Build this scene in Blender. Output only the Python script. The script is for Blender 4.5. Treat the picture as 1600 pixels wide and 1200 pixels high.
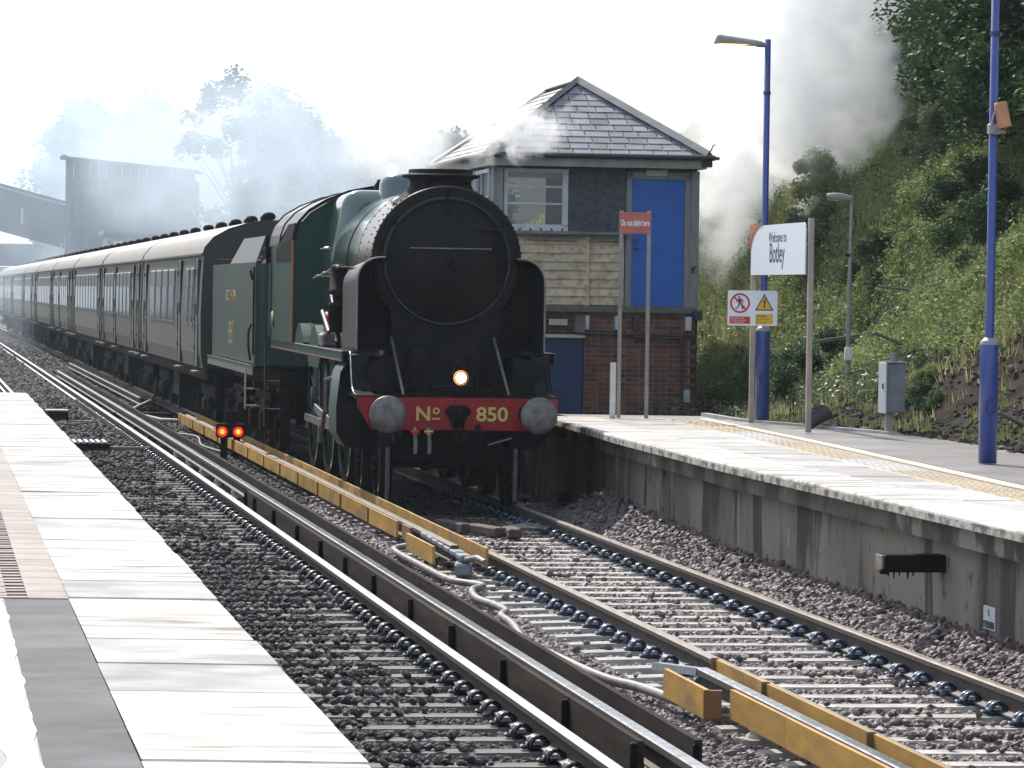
import bpy, bmesh, math, random
import numpy as np
from mathutils import Vector, Matrix, Euler
random.seed(7); RNG = np.random.default_rng(7)
for o in list(bpy.data.objects): bpy.data.objects.remove(o)
SC = bpy.context.scene
COL = SC.collection
# ------------------------------------------------------------------ camera
FOC = 6000.0 / 1600.0 * 36.0
cam_d = bpy.data.cameras.new('camera'); cam = bpy.data.objects.new('camera', cam_d); COL.objects.link(cam)
cam_d.sensor_width = 36; cam_d.lens = FOC; cam_d.clip_start = 0.5; cam_d.clip_end = 3000
PITCH = math.atan(140 / 6000.0); ROLL = math.radians(0.85)
cam.matrix_world = Matrix.Translation((0, 0, 2.45)) @ Matrix.Rotation(math.radians(90) - PITCH, 4, 'X') @ Matrix.Rotation(ROLL, 4, 'Z')
SC.camera = cam
# ------------------------------------------------------------------ light
SUN_AZ = math.radians(-24)      # left of the view direction, behind the train
SUN_EL = math.radians(44)
sunv = Vector((math.sin(SUN_AZ) * math.cos(SUN_EL), math.cos(SUN_AZ) * math.cos(SUN_EL), math.sin(SUN_EL)))
sd = bpy.data.lights.new('sun', 'SUN'); sd.energy = 4.6; sd.angle = math.radians(0.6); sd.color = (1.0, 0.95, 0.87)
sun = bpy.data.objects.new('sun', sd); COL.objects.link(sun); sun.rotation_euler = sunv.to_track_quat('Z', 'Y').to_euler()
W = bpy.data.worlds.new('World'); SC.world = W; W.use_nodes = True
nt = W.node_tree; nt.nodes.clear()
sky = nt.nodes.new('ShaderNodeTexSky'); sky.sky_type = 'NISHITA'; sky.sun_disc = False
sky.sun_elevation = SUN_EL; sky.sun_rotation = SUN_AZ; sky.dust_density = 3.0; sky.air_density = 1.0; sky.altitude = 50
mixw = nt.nodes.new('ShaderNodeMixRGB'); mixw.inputs[0].default_value = 0.45
mixw.inputs[2].default_value = (8.8, 10.4, 12.6, 1)       # thin bright cloud veil over the sky
bg = nt.nodes.new('ShaderNodeBackground'); bg.inputs[1].default_value = 0.11
wo = nt.nodes.new('ShaderNodeOutputWorld')
nt.links.new(sky.outputs[0], mixw.inputs[1]); nt.links.new(mixw.outputs[0], bg.inputs[0]); nt.links.new(bg.outputs[0], wo.inputs[0])
SC.view_settings.view_transform = 'Standard'; SC.view_settings.look = 'None'
SC.view_settings.exposure = 0.4; SC.view_settings.gamma = 1.0
cy = SC.cycles
cy.use_denoising = True; cy.max_bounces = 20; cy.diffuse_bounces = 3; cy.glossy_bounces = 3; cy.transmission_bounces = 6
cy.volume_bounces = 14; cy.transparent_max_bounces = 24; cy.volume_step_rate = 2.0; cy.volume_max_steps = 64
cy.caustics_reflective = False; cy.caustics_refractive = False; cy.sample_clamp_indirect = 6

# ------------------------------------------------------------------ track geometry
def sm(Y): return 0.045 * math.log1p(math.exp((Y - 60) / 10)) if Y < 400 else 0.0045 * (Y - 60)
def TX(off, Y): return off - 0.152 * (Y - 20) - sm(Y)
def TA(Y): return math.atan(0.152 + 0.0045 / (1 + math.exp(-(Y - 60) / 10)))   # rotation about z of the track frame
def frange(a, b, s):
    n = max(1, int(round((b - a) / s))); return [a + (b - a) * i / n for i in range(n + 1)]

# ------------------------------------------------------------------ materials
def srgb(r, g, b):
    f = lambda c: c / 12.92 if c <= 0.04045 else ((c + 0.055) / 1.055) ** 2.4
    return (f(r / 255), f(g / 255), f(b / 255))
def mat(name, col, rough=0.6, metal=0.0, col2=None, scale=4.0, amt=1.0, bump=0.0, bscale=30.0, coat=0.0, stretch=None,
        detail=4.0, contrast=(0.35, 0.65), emis=None, trans=0.0, spec=None, rnd=0.0, world=False, col3=None, scale3=1.0):
    m = bpy.data.materials.new(name); m.use_nodes = True; t = m.node_tree; N = t.nodes; L = t.links
    b = N['Principled BSDF']
    b.inputs['Base Color'].default_value = (*col, 1); b.inputs['Roughness'].default_value = rough; b.inputs['Metallic'].default_value = metal
    if coat: b.inputs['Coat Weight'].default_value = coat; b.inputs['Coat Roughness'].default_value = 0.08
    if spec is not None: b.inputs['Specular IOR Level'].default_value = spec
    if trans: b.inputs['Transmission Weight'].default_value = trans
    if emis: b.inputs['Emission Color'].default_value = (*emis[0], 1); b.inputs['Emission Strength'].default_value = emis[1]
    if col2 or bump or col3 or rnd:
        if world:
            tc = N.new('ShaderNodeNewGeometry'); co = tc.outputs['Position']
        else:
            tc = N.new('ShaderNodeTexCoord'); co = tc.outputs['Object']
        if stretch:
            mp = N.new('ShaderNodeMapping'); mp.inputs['Scale'].default_value = stretch; L.new(co, mp.inputs[0]); co = mp.outputs[0]
    cur = None
    if col2:
        n = N.new('ShaderNodeTexNoise'); n.inputs['Scale'].default_value = scale; n.inputs['Detail'].default_value = detail; L.new(co, n.inputs['Vector'])
        r = N.new('ShaderNodeMapRange'); r.inputs[1].default_value = contrast[0]; r.inputs[2].default_value = contrast[1]; r.inputs[4].default_value = amt
        L.new(n.outputs[0], r.inputs[0])
        x = N.new('ShaderNodeMixRGB'); x.inputs[1].default_value = (*col, 1); x.inputs[2].default_value = (*col2, 1)
        L.new(r.outputs[0], x.inputs[0]); cur = x.outputs[0]
    if col3:
        n = N.new('ShaderNodeTexNoise'); n.inputs['Scale'].default_value = scale3; n.inputs['Detail'].default_value = 5; L.new(co, n.inputs['Vector'])
        r = N.new('ShaderNodeMapRange'); r.inputs[1].default_value = 0.5; r.inputs[2].default_value = 0.68; L.new(n.outputs[0], r.inputs[0])
        x = N.new('ShaderNodeMixRGB'); x.inputs[2].default_value = (*col3, 1)
        if cur: L.new(cur, x.inputs[1])
        else: x.inputs[1].default_value = (*col, 1)
        L.new(r.outputs[0], x.inputs[0]); cur = x.outputs[0]
    if rnd:
        oi = N.new('ShaderNodeObjectInfo'); r = N.new('ShaderNodeMapRange'); r.inputs[3].default_value = 1 - rnd; r.inputs[4].default_value = 1 + rnd
        L.new(oi.outputs['Random'], r.inputs[0]); x = N.new('ShaderNodeMixRGB'); x.blend_type = 'MULTIPLY'; x.inputs[0].default_value = 1
        if cur: L.new(cur, x.inputs[1])
        else: x.inputs[1].default_value = (*col, 1)
        L.new(r.outputs[0], x.inputs[2]); cur = x.outputs[0]
    if cur: L.new(cur, b.inputs['Base Color'])
    if bump:
        n = N.new('ShaderNodeTexNoise'); n.inputs['Scale'].default_value = bscale; n.inputs['Detail'].default_value = 5; L.new(co, n.inputs['Vector'])
        bp = N.new('ShaderNodeBump'); bp.inputs['Strength'].default_value = bump; bp.inputs['Distance'].default_value = 0.02
        L.new(n.outputs[0], bp.inputs['Height']); L.new(bp.outputs[0], b.inputs['Normal'])
    return m
def mat_attr(name, cols, attr='tone', rough=0.8, trans=0.0, spec=0.3, inst=False):
    """colour picked per face island by a stored attribute (real colour differences between stones / leaves)"""
    m = bpy.data.materials.new(name); m.use_nodes = True; t = m.node_tree; N = t.nodes; L = t.links; b = N['Principled BSDF']
    a = N.new('ShaderNodeAttribute'); a.attribute_name = attr
    if inst: a.attribute_type = 'INSTANCER'
    r = N.new('ShaderNodeValToRGB'); e = r.color_ramp.elements
    while len(e) < len(cols): e.new(0.5)
    for i, c in enumerate(cols): e[i].position = i / (len(cols) - 1); e[i].color = (*c, 1)
    L.new(a.outputs['Fac'], r.inputs[0])
    oi = N.new('ShaderNodeObjectInfo'); mr = N.new('ShaderNodeMapRange'); mr.inputs[3].default_value = 0.85; mr.inputs[4].default_value = 1.15
    L.new(oi.outputs['Random'], mr.inputs[0]); x = N.new('ShaderNodeMixRGB'); x.blend_type = 'MULTIPLY'; x.inputs[0].default_value = 1
    L.new(r.outputs[0], x.inputs[1]); L.new(mr.outputs[0], x.inputs[2])
    L.new(x.outputs[0], b.inputs['Base Color']); b.inputs['Roughness'].default_value = rough; b.inputs['Specular IOR Level'].default_value = spec
    if trans:
        tr = N.new('ShaderNodeBsdfTranslucent'); L.new(x.outputs[0], tr.inputs[0]); mx = N.new('ShaderNodeMixShader'); mx.inputs[0].default_value = trans
        L.new(b.outputs[0], mx.inputs[1]); L.new(tr.outputs[0], mx.inputs[2]); L.new(mx.outputs[0], N['Material Output'].inputs[0])
    return m

M = {}
M['black'] = mat('loco black paint', (0.005, 0.005, 0.006), 0.4, spec=0.07, col2=(0.010, 0.009, 0.009), scale=5, bump=0.05, bscale=14)
M['blackm'] = mat('sooty black metal', (0.006, 0.006, 0.007), 0.62, spec=0.05, col2=(0.014, 0.012, 0.011), scale=6, bump=0.2, bscale=25)
M['smokebox'] = mat('smokebox black', (0.006, 0.0055, 0.006), 0.38, spec=0.10, col2=(0.013, 0.010, 0.009), scale=2.4, contrast=(0.45, 0.7), bump=0.08, bscale=9)
M['boxside'] = mat('warm smokebox barrel', (0.060, 0.043, 0.031), 0.27, spec=.9, col2=(0.10, 0.07, 0.05), scale=3, bump=0.06, bscale=20)
M['green'] = mat('dark green enamel', (0.010, 0.048, 0.036), 0.4, spec=0.25, col2=(0.014, 0.040, 0.030), scale=3, coat=0.0, bump=0.02, bscale=5)
M['boilergreen'] = mat('boiler green enamel', (0.014, 0.062, 0.05), 0.2, spec=.8, col2=(0.02, 0.05, 0.04), scale=2, coat=0.8, bump=0.03, bscale=4)
M['tgreen'] = mat('streaked tender green', (0.026, 0.062, 0.048), 0.38, spec=0.35, col2=(0.085, 0.10, 0.088), scale=1.6, stretch=(9, 9, .7), bump=0.03, bscale=6)
M['defl'] = mat('deflector steel green', (0.040, 0.038, 0.038), 0.4, spec=.3, col2=(0.060, 0.054, 0.05), scale=2, stretch=(6, 6, 1))
M['orange'] = mat('orange lining', (0.30, 0.10, 0.03), 0.45)
M['red'] = mat('buffer beam red', (0.30, 0.010, 0.012), 0.45, spec=.3, col2=(0.22, 0.008, 0.010), scale=7, bump=0.05, bscale=40)
M['steel'] = mat('worn steel', (0.20, 0.18, 0.175), 0.5, metal=0.5, col2=(0.11, 0.095, 0.09), scale=9, bump=0.1)
M['bright'] = mat('bright steel', (0.55, 0.55, 0.55), 0.22, metal=1.0, col2=(0.32, 0.30, 0.28), scale=9)
M['gold'] = mat('gold leaf lettering', (0.62, 0.40, 0.09), 0.45)
M['brass'] = mat('brass', (0.5, 0.34, 0.12), 0.3, metal=1.0)
M['lampglow'] = mat('lit headlamp', (1, 0.8, 0.5), 0.3, emis=((1.0, 0.80, 0.45), 6))
M['redglow'] = mat('lit red signal lens', (1, 0.05, 0.02), 0.3, emis=((1.0, 0.10, 0.008), 7))
M['redhalo'] = mat('red lens halo', (1, 0.02, 0.01), 0.3, emis=((1.0, 0.012, 0.008), 1.6))  # glowing ring imitates the red halo around the lit lens
M['amberhalo'] = mat('amber lens halo', (1, 0.5, 0.2), 0.3, emis=((1.0, 0.36, 0.10), 1.3))  # glowing ring imitates the warm bloom around the headlamp
M['sodium'] = mat('lit sodium lantern', (1, 0.5, 0.2), 0.4, emis=((1.0, 0.42, 0.12), 2.6))
M['coach'] = mat('coach green', (0.115, 0.112, 0.095), 0.42, spec=0.4, col2=(0.165, 0.15, 0.13), scale=1.5, stretch=(5, 5, 1), rnd=0.18)
M['coachd'] = mat('coach brown green', (0.145, 0.125, 0.108), 0.42, spec=0.4, col2=(0.19, 0.168, 0.148), scale=1.5, stretch=(5, 5, 1), rnd=0.1)
M['coachend'] = mat('coach end black', (0.012, 0.018, 0.018), 0.5)
M['croof'] = mat('coach roof grey', (0.20, 0.165, 0.125), 0.42, col2=(0.13, 0.105, 0.08), scale=2.2, stretch=(1, 3, 1), bump=0.05)
M['cwin'] = mat('window bar', (0.20, 0.22, 0.21), 0.4)
M['glass'] = mat('dark carriage glass', (0.008, 0.012, 0.014), 0.12, spec=0.3)
M['railtop'] = mat('polished rail head', (0.74, 0.72, 0.69), 0.30, metal=1.0, col2=(0.55, 0.52, 0.48), scale=3, stretch=(8, 0.5, 1))
M['railtop2'] = mat('dull rail head', (0.27, 0.235, 0.205), 0.42, metal=0.7, col2=(0.20, 0.165, 0.14), scale=3, stretch=(8, 0.5, 1))
M['railside'] = mat('rusty rail side', (0.035, 0.026, 0.022), 0.72, col2=(0.065, 0.044, 0.032), scale=9, bump=0.1)
M['railfoot'] = mat('worn rail foot', (0.24, 0.23, 0.225), 0.45, metal=0.4, col2=(0.16, 0.15, 0.145), scale=6)
M['sleeper_l'] = mat('pale concrete sleeper', (0.42, 0.39, 0.35), 0.85, col2=(0.27, 0.245, 0.22), scale=5, bump=0.25, rnd=0.15)
M['sleeper_d'] = mat('grimy concrete sleeper', (0.15, 0.14, 0.13), 0.8, col2=(0.085, 0.078, 0.072), scale=5, bump=0.25, rnd=0.15)
M['clipblue'] = mat('blue greased clip', (0.012, 0.045, 0.12), 0.25, coat=0.7, col2=(0.01, 0.02, 0.045), scale=30)
M['clipblack'] = mat('black oily clip', (0.010, 0.010, 0.014), 0.22, coat=0.8)
M['pad'] = mat('pad', (0.35, 0.33, 0.30), 0.6)
M['gboard'] = mat('grey guard board', (0.026, 0.020, 0.017), 0.75, spec=.04, col2=(0.048, 0.039, 0.033), scale=2.5, stretch=(1, 0.4, 5), bump=0.15, rnd=0.12)
M['yboard'] = mat('yellow guard board', (0.50, 0.29, 0.060), 0.55, spec=.3, col2=(0.36, 0.20, 0.05), scale=2.2, stretch=(1, 0.7, 3), rnd=0.16, bump=0.1, col3=(0.22, 0.14, 0.06), scale3=1.6)
M['ydark'] = mat('yellow board joint strip', (0.20, 0.09, 0.03), 0.6)
M['hose'] = mat('grey cable', (0.22, 0.205, 0.19), 0.55, col2=(0.12, 0.11, 0.10), scale=8)
M['wcoping'] = mat('white painted coping', (0.56, 0.54, 0.51), 0.85, spec=.12, col2=(0.40, 0.365, 0.33), scale=1.3, stretch=(1.2, 4, 1), col3=(0.27, 0.235, 0.205), scale3=1.5, bump=0.1, contrast=(0.45, 0.7), rnd=0.09)
M['wcoping2'] = mat('weathered coping', (0.50, 0.49, 0.48), 0.85, spec=.12, col2=(0.33, 0.32, 0.31), scale=2.0, col3=(0.30, 0.28, 0.26), scale3=1.7, bump=0.12, rnd=0.07)
M['cedge'] = mat('algae stained coping edge', (0.42, 0.40, 0.34), 0.8, col2=(0.09, 0.082, 0.06), scale=6, contrast=(0.42, 0.6), stretch=(1, 1, 1.2), detail=7, bump=0.4, bscale=20)
M['tactile'] = mat('buff tactile slab', (0.58, 0.44, 0.27), 0.7, col2=(0.50, 0.42, 0.32), scale=6, rnd=0.08)
M['tactileg'] = mat('grey tactile slab', (0.62, 0.58, 0.54), 0.7, col2=(0.5, 0.46, 0.42), scale=6, rnd=0.08)
M['slab'] = mat('pinkish grey slab', (0.36, 0.32, 0.30), 0.5, col2=(0.27, 0.24, 0.22), scale=3, rnd=0.12)
M['paver'] = mat('red grey block paver', (0.24, 0.175, 0.155), 0.7, col2=(0.19, 0.14, 0.125), scale=8, rnd=0.2)
M['paver2'] = mat('grey border slab', (0.28, 0.235, 0.205), 0.75, col2=(0.21, 0.18, 0.16), scale=6, rnd=0.1, bump=0.1)
M['yline'] = mat('faded yellow line paint', (0.80, 0.67, 0.38), 0.6, col2=(0.62, 0.54, 0.40), scale=9)
M['wline'] = mat('white line paint', (0.80, 0.79, 0.77), 0.6, col2=(0.45, 0.45, 0.46), scale=7, contrast=(0.55, 0.7))
M['asphalt'] = mat('asphalt', (0.090, 0.092, 0.098), 0.7, spec=.25, col2=(0.055, 0.057, 0.062), scale=2.5, bump=0.5, bscale=160, col3=(0.14, 0.14, 0.145), scale3=1.1, world=True)
M['asphalt2'] = mat('worn asphalt', (0.17, 0.15, 0.145), 0.38, col2=(0.25, 0.235, 0.23), scale=1.2, bump=0.3, bscale=90, world=True)
M['mortar'] = mat('mortar', (0.27, 0.24, 0.205), 0.95, bump=0.3, bscale=60)
M['dirt'] = mat('trackside dirt', (0.020, 0.016, 0.013), 0.95, spec=0.05, col2=(0.042, 0.034, 0.028), scale=5, bump=0.8, bscale=20, world=True)
M['farb'] = mat('packed ballast', (0.040, 0.035, 0.034), 0.9, spec=0.05, col2=(0.028, 0.024, 0.023), scale=11, bump=1.0, bscale=14, world=True)
M['grey'] = mat('grey painted timber', (0.33, 0.32, 0.32), 0.6, col2=(0.25, 0.24, 0.23), scale=6, stretch=(3, 3, 0.6))
M['fascia'] = mat('cream grey fascia', (0.42, 0.40, 0.35), 0.6, col2=(0.30, 0.28, 0.25), scale=4)
M['white'] = mat('white paint', (0.72, 0.73, 0.75), 0.5, col2=(0.60, 0.60, 0.61), scale=6)
M['cream'] = mat('cream plate', (0.62, 0.60, 0.46), 0.5)
M['blue'] = mat('blue door paint', (0.030, 0.165, 0.62), 0.45, col2=(0.025, 0.14, 0.54), scale=4, bump=0.05, bscale=50, rnd=0.0)
M['dblue'] = mat('dark blue door paint', (0.016, 0.050, 0.17), 0.5, col2=(0.012, 0.038, 0.13), scale=4)
M['poleblue'] = mat('blue pole paint', (0.020, 0.055, 0.27), 0.36, col2=(0.035, 0.065, 0.23), scale=5, stretch=(1, 1, 0.5), coat=0.3)
M['plank'] = mat('peeling cream board', (0.74, 0.60, 0.42), 0.7, col2=(0.60, 0.38, 0.20), scale=2.6, stretch=(1.6, 1, 2), contrast=(0.5, 0.70), bump=0.2, rnd=0.14, col3=(0.45, 0.34, 0.24), scale3=6)
M['panel'] = mat('dark pebbledash', (0.070, 0.070, 0.085), 0.9, col2=(0.13, 0.125, 0.14), scale=14, bump=0.8, bscale=70)
M['lead'] = mat('lead grey', (0.17, 0.17, 0.17), 0.6, col2=(0.24, 0.235, 0.225), scale=5)
M['gutter'] = mat('dark gutter', (0.045, 0.045, 0.048), 0.4)
M['slate'] = mat('slate', (0.175, 0.175, 0.195), 0.5, spec=0.3, col2=(0.24, 0.24, 0.26), scale=3, rnd=0.28, bump=0.15)
M['slate2'] = mat('paler slates', (0.30, 0.275, 0.26), 0.4, col2=(0.21, 0.19, 0.18), scale=4, bump=0.1)  # side and back slopes, coloured lighter than the front hip slates
M['concrete'] = mat('concrete', (0.30, 0.29, 0.27), 0.85, col2=(0.2, 0.19, 0.18), scale=4, bump=0.2)
M['post'] = mat('grey brown post', (0.36, 0.30, 0.26), 0.6, col2=(0.28, 0.24, 0.21), scale=5)
M['postg'] = mat('grey galvanised post', (0.30, 0.29, 0.27), 0.55, col2=(0.22, 0.21, 0.2), scale=6)
M['signw'] = mat('white sign enamel', (0.74, 0.78, 0.84), 0.35)
M['signred'] = mat('faded red sign', (0.48, 0.13, 0.08), 0.45, col2=(0.40, 0.11, 0.07), scale=6)
M['wred'] = mat('sign red', (0.50, 0.018, 0.02), 0.4)
M['wyel'] = mat('sign yellow', (0.72, 0.42, 0.01), 0.4)
M['ink'] = mat('sign ink', (0.012, 0.012, 0.03), 0.5)
M['navy'] = mat('sign navy', (0.03, 0.035, 0.11), 0.5)
M['orng'] = mat('sign orange', (0.65, 0.22, 0.04), 0.4)
M['spk'] = mat('orange speaker shell', (0.52, 0.23, 0.10), 0.5, col2=(0.42, 0.19, 0.09), scale=8)
M['relay'] = mat('grey cabinet', (0.20, 0.22, 0.245), 0.5, col2=(0.15, 0.165, 0.18), scale=6)
M['relaylt'] = mat('pale cabinet door', (0.50, 0.51, 0.53), 0.5)
M['wood'] = mat('weathered timber', (0.22, 0.19, 0.16), 0.8, col2=(0.14, 0.11, 0.09), scale=3, stretch=(6, 1, 6), bump=0.3)
M['trunk'] = mat('bark', (0.060, 0.050, 0.042), 0.9, col2=(0.10, 0.085, 0.07), scale=4, stretch=(3, 3, 0.6), bump=0.5)
M['corr'] = mat('weathered cladding sheet', (0.040, 0.036, 0.045), 0.6, spec=.2, col2=(0.07, 0.06, 0.066), scale=0.8, stretch=(3, 3, 0.4), rnd=0.15)
M['stone'] = mat_attr('ballast stone', [(0.055, 0.042, 0.043), (0.115, 0.090, 0.092), (0.175, 0.142, 0.142), (0.15, 0.095, 0.085), (0.25, 0.22, 0.215)], rough=0.62, inst=True)
M['stone_grime_shade'] = mat_attr('grimy and shadow-dark ballast stone', [(0.028, 0.024, 0.025), (0.055, 0.048, 0.05), (0.075, 0.070, 0.072), (0.10, 0.068, 0.056), (0.16, 0.145, 0.14)], rough=0.7, spec=0.12, inst=True)
M['rubble'] = mat_attr('pale rubble', [(0.10, 0.09, 0.08), (0.25, 0.23, 0.21), (0.5, 0.48, 0.46)])
M['clod'] = mat_attr('soil clod', [(0.018, 0.014, 0.012), (0.035, 0.028, 0.024), (0.06, 0.05, 0.045)], spec=.1)
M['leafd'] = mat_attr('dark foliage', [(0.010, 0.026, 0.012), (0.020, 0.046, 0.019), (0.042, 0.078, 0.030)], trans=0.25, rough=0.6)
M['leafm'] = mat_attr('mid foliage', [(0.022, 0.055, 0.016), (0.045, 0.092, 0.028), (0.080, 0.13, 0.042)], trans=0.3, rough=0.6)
M['leafy'] = mat_attr('bank herb foliage', [(0.08, 0.14, 0.035), (0.19, 0.25, 0.08), (0.36, 0.38, 0.18)], trans=0.42, rough=0.6)
M['weed'] = mat_attr('bramble leaf', [(0.05, 0.09, 0.03), (0.12, 0.17, 0.07), (0.32, 0.35, 0.24)], trans=0.25, rough=0.5)
M['grass'] = mat_attr('bank grass', [(0.09, 0.13, 0.035), (0.20, 0.23, 0.08), (0.42, 0.40, 0.20)], trans=0.42, rough=0.7)

# wall of the right platform: concrete with dark runs of water (stains with a shape of their own)
def wall_mat(kind):
    m = bpy.data.materials.new('stained concrete ' + kind); m.use_nodes = True; t = m.node_tree; N = t.nodes; L = t.links; b = N['Principled BSDF']
    g = N.new('ShaderNodeNewGeometry')
    def noise(scale, st, lo, hi, det=4):
        mp = N.new('ShaderNodeMapping'); mp.inputs['Scale'].default_value = st; L.new(g.outputs['Position'], mp.inputs[0])
        n = N.new('ShaderNodeTexNoise'); n.inputs['Scale'].default_value = scale; n.inputs['Detail'].default_value = det; L.new(mp.outputs[0], n.inputs['Vector'])
        r = N.new('ShaderNodeMapRange'); r.inputs[1].default_value = lo; r.inputs[2].default_value = hi; L.new(n.outputs[0], r.inputs[0]); return r.outputs[0]
    def mix(a, bcol, f):
        x = N.new('ShaderNodeMixRGB'); L.new(f, x.inputs[0])
        if isinstance(a, tuple): x.inputs[1].default_value = (*a, 1)
        else: L.new(a, x.inputs[1])
        x.inputs[2].default_value = (*bcol, 1); return x.outputs[0]
    if kind == 'wall':
        c = mix((0.28, 0.235, 0.18), (0.085, 0.070, 0.054), noise(0.42, (1, 1, .5), 0.44, 0.66, 5))
        c = mix(c, (0.034, 0.028, 0.024), noise(1.25, (1, 1, 0.16), 0.55, 0.60, 6))
        c = mix(c, (0.27, 0.24, 0.19), noise(2.3, (1, 1, 0.07), 0.635, 0.66, 4))
        c = mix(c, (0.60, 0.60, 0.58), noise(4.1, (1.2, 1.2, 0.22), 0.73, 0.75, 3))
        c = mix(c, (0.05, 0.042, 0.036), noise(9, (1, 1, .6), 0.60, 0.72, 5))
    else:
        c = mix((0.15, 0.13, 0.105), (0.035, 0.030, 0.026), noise(1.9, (1, 1, .8), 0.40, 0.58, 6))
        c = mix(c, (0.30, 0.275, 0.23), noise(2.6, (1, 1, .7), 0.58, 0.66, 5))
    L.new(c, b.inputs['Base Color']); b.inputs['Roughness'].default_value = 0.62
    n = N.new('ShaderNodeTexNoise'); n.inputs['Scale'].default_value = 18; L.new(g.outputs['Position'], n.inputs['Vector'])
    bp = N.new('ShaderNodeBump'); bp.inputs['Strength'].default_value = 0.25; bp.inputs['Distance'].default_value = 0.02; L.new(n.outputs[0], bp.inputs['Height']); L.new(bp.outputs[0], b.inputs['Normal'])
    return m
M['wall'] = wall_mat('wall'); M['corbel'] = wall_mat('corbel')
def brick_mat():
    m = bpy.data.materials.new('red brick'); m.use_nodes = True; t = m.node_tree; N = t.nodes; L = t.links; b = N['Principled BSDF']
    oi = N.new('ShaderNodeObjectInfo'); r = N.new('ShaderNodeValToRGB'); e = r.color_ramp.elements
    cs = [(0.07, 0.036, 0.036), (0.18, 0.052, 0.034), (0.27, 0.075, 0.045), (0.12, 0.042, 0.036), (0.32, 0.12, 0.07)]
    while len(e) < 5: e.new(0.5)
    for i, c in enumerate(cs): e[i].position = i / 4; e[i].color = (*c, 1)
    L.new(oi.outputs['Random'], r.inputs[0])
    tc = N.new('ShaderNodeTexCoord'); n = N.new('ShaderNodeTexNoise'); n.inputs['Scale'].default_value = 14; L.new(tc.outputs['Object'], n.inputs['Vector'])
    x = N.new('ShaderNodeMixRGB'); x.blend_type = 'OVERLAY'; x.inputs[0].default_value = 0.6; L.new(r.outputs[0], x.inputs[1]); L.new(n.outputs[0], x.inputs[2])
    L.new(x.outputs[0], b.inputs['Base Color']); b.inputs['Roughness'].default_value = 0.85
    return m
M['brick'] = brick_mat()
M['browntimber'] = mat('brown oily timber', (0.055, 0.036, 0.028), 0.8, col2=(0.09, 0.06, 0.045), scale=4, bump=0.3)
M['dullgold'] = mat('faded gold lettering', (0.30, 0.22, 0.07), 0.5)
M['rivet'] = mat('dark rivet', (0.006, 0.006, 0.006), 0.75, spec=.08)
M['rimblack'] = mat('black enamel rim', (0.010, 0.011, 0.014), 0.36, spec=.3)
M['brickplain'] = mat('plain brickwork', (0.14, 0.06, 0.045), 0.9, col2=(0.08, 0.04, 0.035), scale=9, bump=0.3)  # plain, darker brick tone for the side walls and lower left
def glass_mat():
    m = bpy.data.materials.new('window glass'); m.use_nodes = True; t = m.node_tree; N = t.nodes; L = t.links; N.remove(N['Principled BSDF'])
    g = N.new('ShaderNodeBsdfGlossy'); g.inputs['Roughness'].default_value = .04; tr = N.new('ShaderNodeBsdfTransparent'); tr.inputs[0].default_value = (.82, .87, .86, 1)
    mx = N.new('ShaderNodeMixShader'); fr = N.new('ShaderNodeFresnel'); fr.inputs[0].default_value = 1.6; L.new(fr.outputs[0], mx.inputs[0]); L.new(tr.outputs[0], mx.inputs[1]); L.new(g.outputs[0], mx.inputs[2]); L.new(mx.outputs[0], N['Material Output'].inputs[0]); return m
M['wglass'] = glass_mat()
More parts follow.
